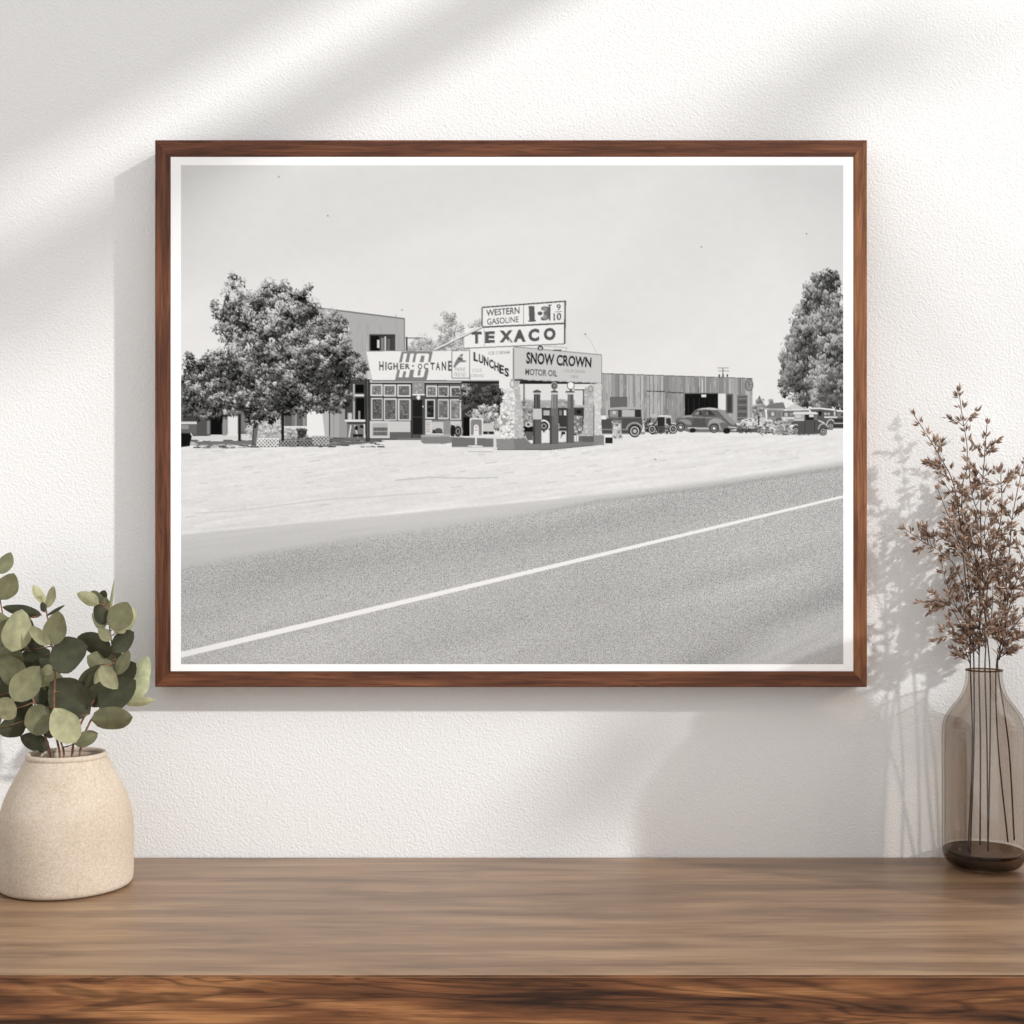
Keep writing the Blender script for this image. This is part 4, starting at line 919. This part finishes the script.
# ------------------------------------------------------------------ glass bottle
BY = -0.0425
bc = at(984, 700, BY); BX = bc.x
bottle = empty('glass_bottle', (BX, BY, TOPZ), 'tall smoky brown glass bottle with a short neck at the right end of the table', 'bottle')
bp_ = smooth_profile([(0.024, 0.0008), (0.032, 0.0032), (0.0370, 0.0095), (0.0386, 0.020), (0.0387, 0.060), (0.0387, 0.128), (0.0378, 0.139), (0.0345, 0.1475), (0.0290, 0.1555), (0.0222, 0.1650), (0.0182, 0.175), (0.0168, 0.184), (0.0168, 0.1905)], 6)
inner_wall = [(r - 0.0026, z) for r, z in bp_ if z > 0.017][::-1]
link('bottle_wall', bm_mesh(lathe([(0, 0.0008)] + bp_ + inner_wall, 96), 'bottle_wall', True), M_GLASS, bottle)
lip = [(0.0166 + 0.0008 * math.cos(t), 0.1907 + 0.0009 * math.sin(t)) for t in [2 * math.pi * k / 10 for k in range(11)]]
link('lip', bm_mesh(lathe(lip, 64), 'lip', True), M_GLASS_BASE, bottle)
bb = smooth_profile([(0.022, 0.0014), (0.0312, 0.0040), (0.0360, 0.0100), (0.0376, 0.0165), (0.0360, 0.0172), (0.030, 0.0125), (0.018, 0.0105)], 4)
link('bottle_base', bm_mesh(lathe([(0, 0.0014)] + bb + [(0, 0.010)], 64), 'bottle_base', True), M_GLASS_BASE, bottle)

# ------------------------------------------------------------------ dried flowers
DT = [rgb(150, 122, 104), rgb(186, 162, 144), rgb(126, 98, 82), rgb(210, 192, 176), rgb(168, 140, 122)]
RD = random.Random(23)
def petal(V_, F_, T_, c, d, L, w, tone):
    """a pointed bract: four-sided spindle, fat at a third of its length"""
    d = d.normalized(); a = d.cross(Vector((RD.uniform(-1, 1), RD.uniform(-1, 1), RD.uniform(-1, 1)))).normalized(); b = d.cross(a)
    i = len(V_); m_ = c + d * L * .42
    V_ += [c, m_ + a * w, m_ + b * w * .6, m_ - a * w, m_ - b * w * .6, c + d * L]
    T_ += [tone] * 6
    for k in range(4):
        F_.append((i, i + 1 + k, i + 1 + (k + 1) % 4)); F_.append((i + 5, i + 1 + (k + 1) % 4, i + 1 + k))
def cluster(V_, F_, T_, c, d, n, L, tones):
    for k in range(n):
        dd = d + Vector((RD.gauss(0, .42), RD.gauss(0, .45), RD.gauss(0, .35)))
        petal(V_, F_, T_, c + Vector((RD.gauss(0, .0008), RD.gauss(0, .0008), RD.gauss(0, .0008))), dd, L * RD.uniform(.6, 1.15), L * .17 * RD.uniform(.7, 1.3), shade_of(RD.choice(tones), RD.uniform(.8, 1.25)))
NY0 = BY
# label, in-bottle foot px, path above the mouth (px) from the mouth upwards, depth at the tip, side twigs, petal length mm, clusters start (fraction), dark tones first
sprigs = [
    ('tallest dried flower sprig, its spaced brown clusters ending above all others', (968, 862), [(970.5, 671), (970, 629), (969, 583), (966, 560), (962, 512), (963, 482), (966.6, 470), (967, 446), (963, 421), (959, 392)], -.030, .42,
     [([(970, 650), (962, 628), (950, 606), (938, 601), (921, 602)], .5), ([(970, 664), (963, 645), (952, 634), (943, 627)], .1), ([(969, 600), (976, 570), (978, 545)], .1)]),
    ('dried flower sprig arching to the upper left with dense clusters close along its tip', (970, 860), [(974, 671), (972, 630), (966, 585), (962, 540), (957, 500), (951, 477), (943, 462), (930, 440), (914, 415)], -.034, .33,
     [([(968, 600), (955, 566), (938, 550), (922, 541), (905, 529)], .3), ([(972, 630), (956, 606), (947, 584), (941, 560)], .2), ([(964, 555), (950, 520), (938, 490)], .1)]),
    ('dried flower sprig with a tapering spike just right of the tallest one', (988, 862), [(985, 671), (986, 640), (984, 600), (981, 540), (981, 500), (984, 465), (985, 448), (987, 424)], -.022, .32,
     [([(986, 650), (980, 630), (976, 605)], .1), ([(984, 590), (994, 560), (999, 535)], .2), ([(981, 520), (972, 495), (969, 470)], .3)]),
    ('thin pale dried flower sprig with a small forked top right of the tapering spike', (988, 861), [(990, 671), (986, 620), (990, 565), (1000, 525), (1002, 500), (1001, 484), (1001, 470)], -.033, .3,
     [([(987, 640), (992, 610), (993, 580)], .1), ([(990, 560), (984, 530), (990, 500)], .2)]),
    ('dried flower sprig leaning right past the edge of the picture, darker clusters at mid height', (1017, 840), [(998, 671), (1000, 650), (1005, 590), (1010, 547), (1012, 520), (1018, 488), (1025, 462)], -.025, .22,
     [([(999, 660), (1004, 642), (1006, 622)], .15), ([(1002, 620), (1012, 590), (1026, 566)], .1), ([(1001, 640), (1014, 625), (1028, 612)], .1)]),
    ('thickest dried flower sprig in the centre of the bouquet, its darkest part', (980, 845), [(979, 671), (980, 630), (979, 590), (974, 550), (966, 520), (957, 500), (945, 485)], -.028, .12,
     [([(980, 640), (964, 612), (958, 590)], .1), ([(979, 600), (990, 570), (994, 540)], .1), ([(979, 655), (970, 640), (966, 620)], .1), ([(976, 565), (962, 545), (950, 535)], .1)]),
    ('dried flower sprig curving right beyond the edge, only its lower left side in view', (1008, 842), [(996, 671), (1003, 635), (1014, 590), (1030, 540), (1038, 500)], -.030, .15,
     [([(999, 655), (1012, 630), (1030, 606)], .1), ([(1008, 610), (1006, 575), (1004, 550)], .2)]),
]
def dress(V_, F_, T_, bm, root, sp, first, PL, pal, gap, twigs):
    """clusters of bracts along a stem, and short side twigs with clusters of their own"""
    m_ = len(sp) - 1; acc = 0; side = 1
    for i in range(max(1, first), m_):
        acc += (sp[i + 1] - sp[i]).length
        d = (sp[min(i + 1, m_)] - sp[i - 1]).normalized()
        if acc > gap:
            acc = 0; side = -side
            out = Vector((side * d.z, RD.uniform(-.5, .5), -side * d.x)).normalized()
            tip = sp[i] + out * RD.uniform(.0008, .0030)
            cluster(V_, F_, T_, tip, d * 1.1 + out * .7, 5, PL, pal)
            cluster(V_, F_, T_, sp[i] - out * .001, d * 1.1 - out * .6, 3, PL * .9, pal)
    cluster(V_, F_, T_, sp[m_], (sp[m_] - sp[m_ - 1]).normalized() * 1.4, 7, PL, pal)
    for k in range(twigs):
        i = RD.randint(max(1, first), max(first + 1, m_ - 5)); d = (sp[i + 1] - sp[i - 1]).normalized(); s_ = RD.choice((-1, 1))
        out = (d * RD.uniform(.6, 1.2) + Vector((s_ * d.z, RD.uniform(-.6, .6), -s_ * d.x + .15)).normalized()).normalized()
        L = RD.uniform(.010, .020)
        q = [sp[i], sp[i] + out * L * .5 + Vector((0, 0, .0012)), sp[i] + out * L]
        for qq in q: qq.y = min(qq.y, -.008)
        tube(bm, [x - root.location for x in q], 0.00035, 0.00022, 5)
        for f_ in (.4, .62, .82, 1.0):
            c = q[0].lerp(q[2], f_); ss = RD.choice((-1, 1))
            o_ = Vector((ss * out.z, RD.uniform(-.5, .5), -ss * out.x))
            cluster(V_, F_, T_, c, out * 1.2 + o_ * (.7 if f_ < 1 else .1), 5, PL * .9, pal)
for si, (lab, foot_px, path, ytip, start, subs) in enumerate(sprigs):
    foot = at(foot_px[0], foot_px[1], BY + RD.uniform(-.008, .012)); foot.z = max(foot.z, TOPZ + .0135)
    dx = foot.x - BX; dy = foot.y - BY; rr = math.hypot(dx, dy)
    if rr > .033: foot.x = BX + dx * .033 / rr; foot.y = BY + dy * .033 / rr
    root = empty('dried_flower_sprig', foot, lab, 'dried flower', 'dried flower sprigs in the glass bottle')
    n = len(path); ym = BY + RD.uniform(-.009, .009)
    mouth = at(path[0][0], path[0][1], ym)
    pts = [foot, (foot + mouth) / 2 + Vector((RD.uniform(-.004, .004), 0, .01)), mouth]
    for k in range(1, n):
        t = min(1, 1.6 * k / (n - 1)); pts.append(at(path[k][0], path[k][1], ym + (ytip - ym) * t))
    sp = [Vector(q) for q in smooth_profile([tuple(p) for p in pts], 5)]
    bm = bmesh.new(); tube(bm, [q - root.location for q in sp], 0.0008, 0.00035, 6)
    V_, F_, T_ = [], [], []
    pal = [DT, DT, DT, [DT[1], DT[3], DT[4], DT[0]], DT, [DT[0], DT[2], DT[4], DT[1]], DT][si]
    PL = .0078
    m_ = len(sp) - 1; first = int(10 + (m_ - 10) * start)
    dress(V_, F_, T_, bm, root, sp, first, PL, pal, .0082 if si in (0, 2) else .0075, 2 if si == 0 else 9)
    for spath, sstart in subs:
        y_a = min(sp, key=lambda q: abs(HY - (q.z - ZC) / (q.y - CAMY) * F - spath[0][1])).y; y_b = RD.uniform(-.045, -.018)
        ns = len(spath)
        sq = [Vector(q) for q in smooth_profile([tuple(at(p[0], p[1], y_a + (y_b - y_a) * k / (ns - 1))) for k, p in enumerate(spath)], 5)]
        tube(bm, [q - root.location for q in sq], 0.0005, 0.0003, 5)
        dress(V_, F_, T_, bm, root, sq, int(sstart * len(sq)), PL, pal, .0070, 6)
    for v in V_: v.y = min(v.y, -.003)
    link('stem', bm_mesh(bm, 'stem', True), M_TWIG, root)
    o = tone_mesh('blossoms', V_, F_, T_, M_DRY, root)
    for p in o.data.polygons: p.use_smooth = False

# ------------------------------------------------------------------ unseen glass vase, added beyond the right edge to shadow the wall
SV = empty('added_shadow_vase', (0.560, -0.182, TOPZ), 'unseen tall smoky glass vase added beyond the right edge to shadow the wall', 'vase')
sp_ = smooth_profile([(0.055, 0.0), (0.062, 0.01), (0.063, 0.10), (0.063, 0.24), (0.060, 0.275), (0.050, 0.300), (0.036, 0.318), (0.031, 0.330), (0.033, 0.338)], 5)
link('vase_body', bm_mesh(lathe([(0, 0)] + sp_ + [(0.028, 0.336), (0.028, 0.30), (0.055, 0.25), (0.055, 0.01), (0, 0.008)]), 'vase_body', True), M_GLASS_BASE, SV)

# ------------------------------------------------------------------ unseen branch, added outside the side window to dapple the sunlight
BRX = 2.3
def lee(px, py):
    """the point outside, at x = BRX, whose shade falls on the wall at px, py"""
    x = (px - 512) / 1000; z = ZC + (HY - py) / 1000; t = (BRX - x) / 43
    return Vector((BRX, -25 * t, z + 24 * t))
spots = [((-20, 300), 95, 75, 150), ((60, 270), 60, 45, 70), ((20, 620), 70, 40, 30), ((860, 62), 90, 26, 60), ((640, 740), 60, 30, 55), ((600, 800), 40, 36, 30), ((940, 720), 50, 24, 22)]
RB = random.Random(9)
c0 = lee(500, 420)
brt = empty('added_shade_branch', c0, 'unseen leafy branch added outside the side window to lay soft shade on the wall', 'branch')
bm = bmesh.new()
hub = lee(420, 330) + Vector((.3, 0, .2)); V_, F_, T_ = [], [], []
for (cx, cy), rx, ry, n in spots:
    c = lee(cx, cy); tube(bm, [hub - c0, (hub + c) / 2 + Vector((.25, 0, .05)) - c0, c + Vector((.12, 0, 0)) - c0], .006, .003)
    for k in range(n):
        a = RB.uniform(0, 6.283); q = math.sqrt(RB.random())
        px, py = cx + q * rx * math.cos(a), cy + q * ry * math.sin(a) - .558 * q * rx * math.cos(a)
        p = lee(px, py) + Vector((RB.uniform(-.06, .06), 0, 0)); d = Vector((RB.uniform(-.3, .3), RB.uniform(-1, 1), RB.uniform(-1, .4))).normalized()
        w = d.cross(Vector((1, RB.uniform(-.4, .4), RB.uniform(-.4, .4)))).normalized() * .008; L = RB.uniform(.02, .034); i = len(V_)
        V_ += [p, p + d * L * .4 + w, p + d * L, p + d * L * .4 - w, p + d * L * .45 + Vector((.002, 0, 0))]; T_ += [rgb(90, 110, 60)] * 5
        F_ += [(i, i + 1, i + 4), (i + 1, i + 2, i + 4), (i + 2, i + 3, i + 4), (i + 3, i, i + 4)]
link('stem', bm_mesh(bm, 'stem'), M_STEM, brt)
tone_mesh('foliage', V_, F_, T_, M_LEAF, brt)
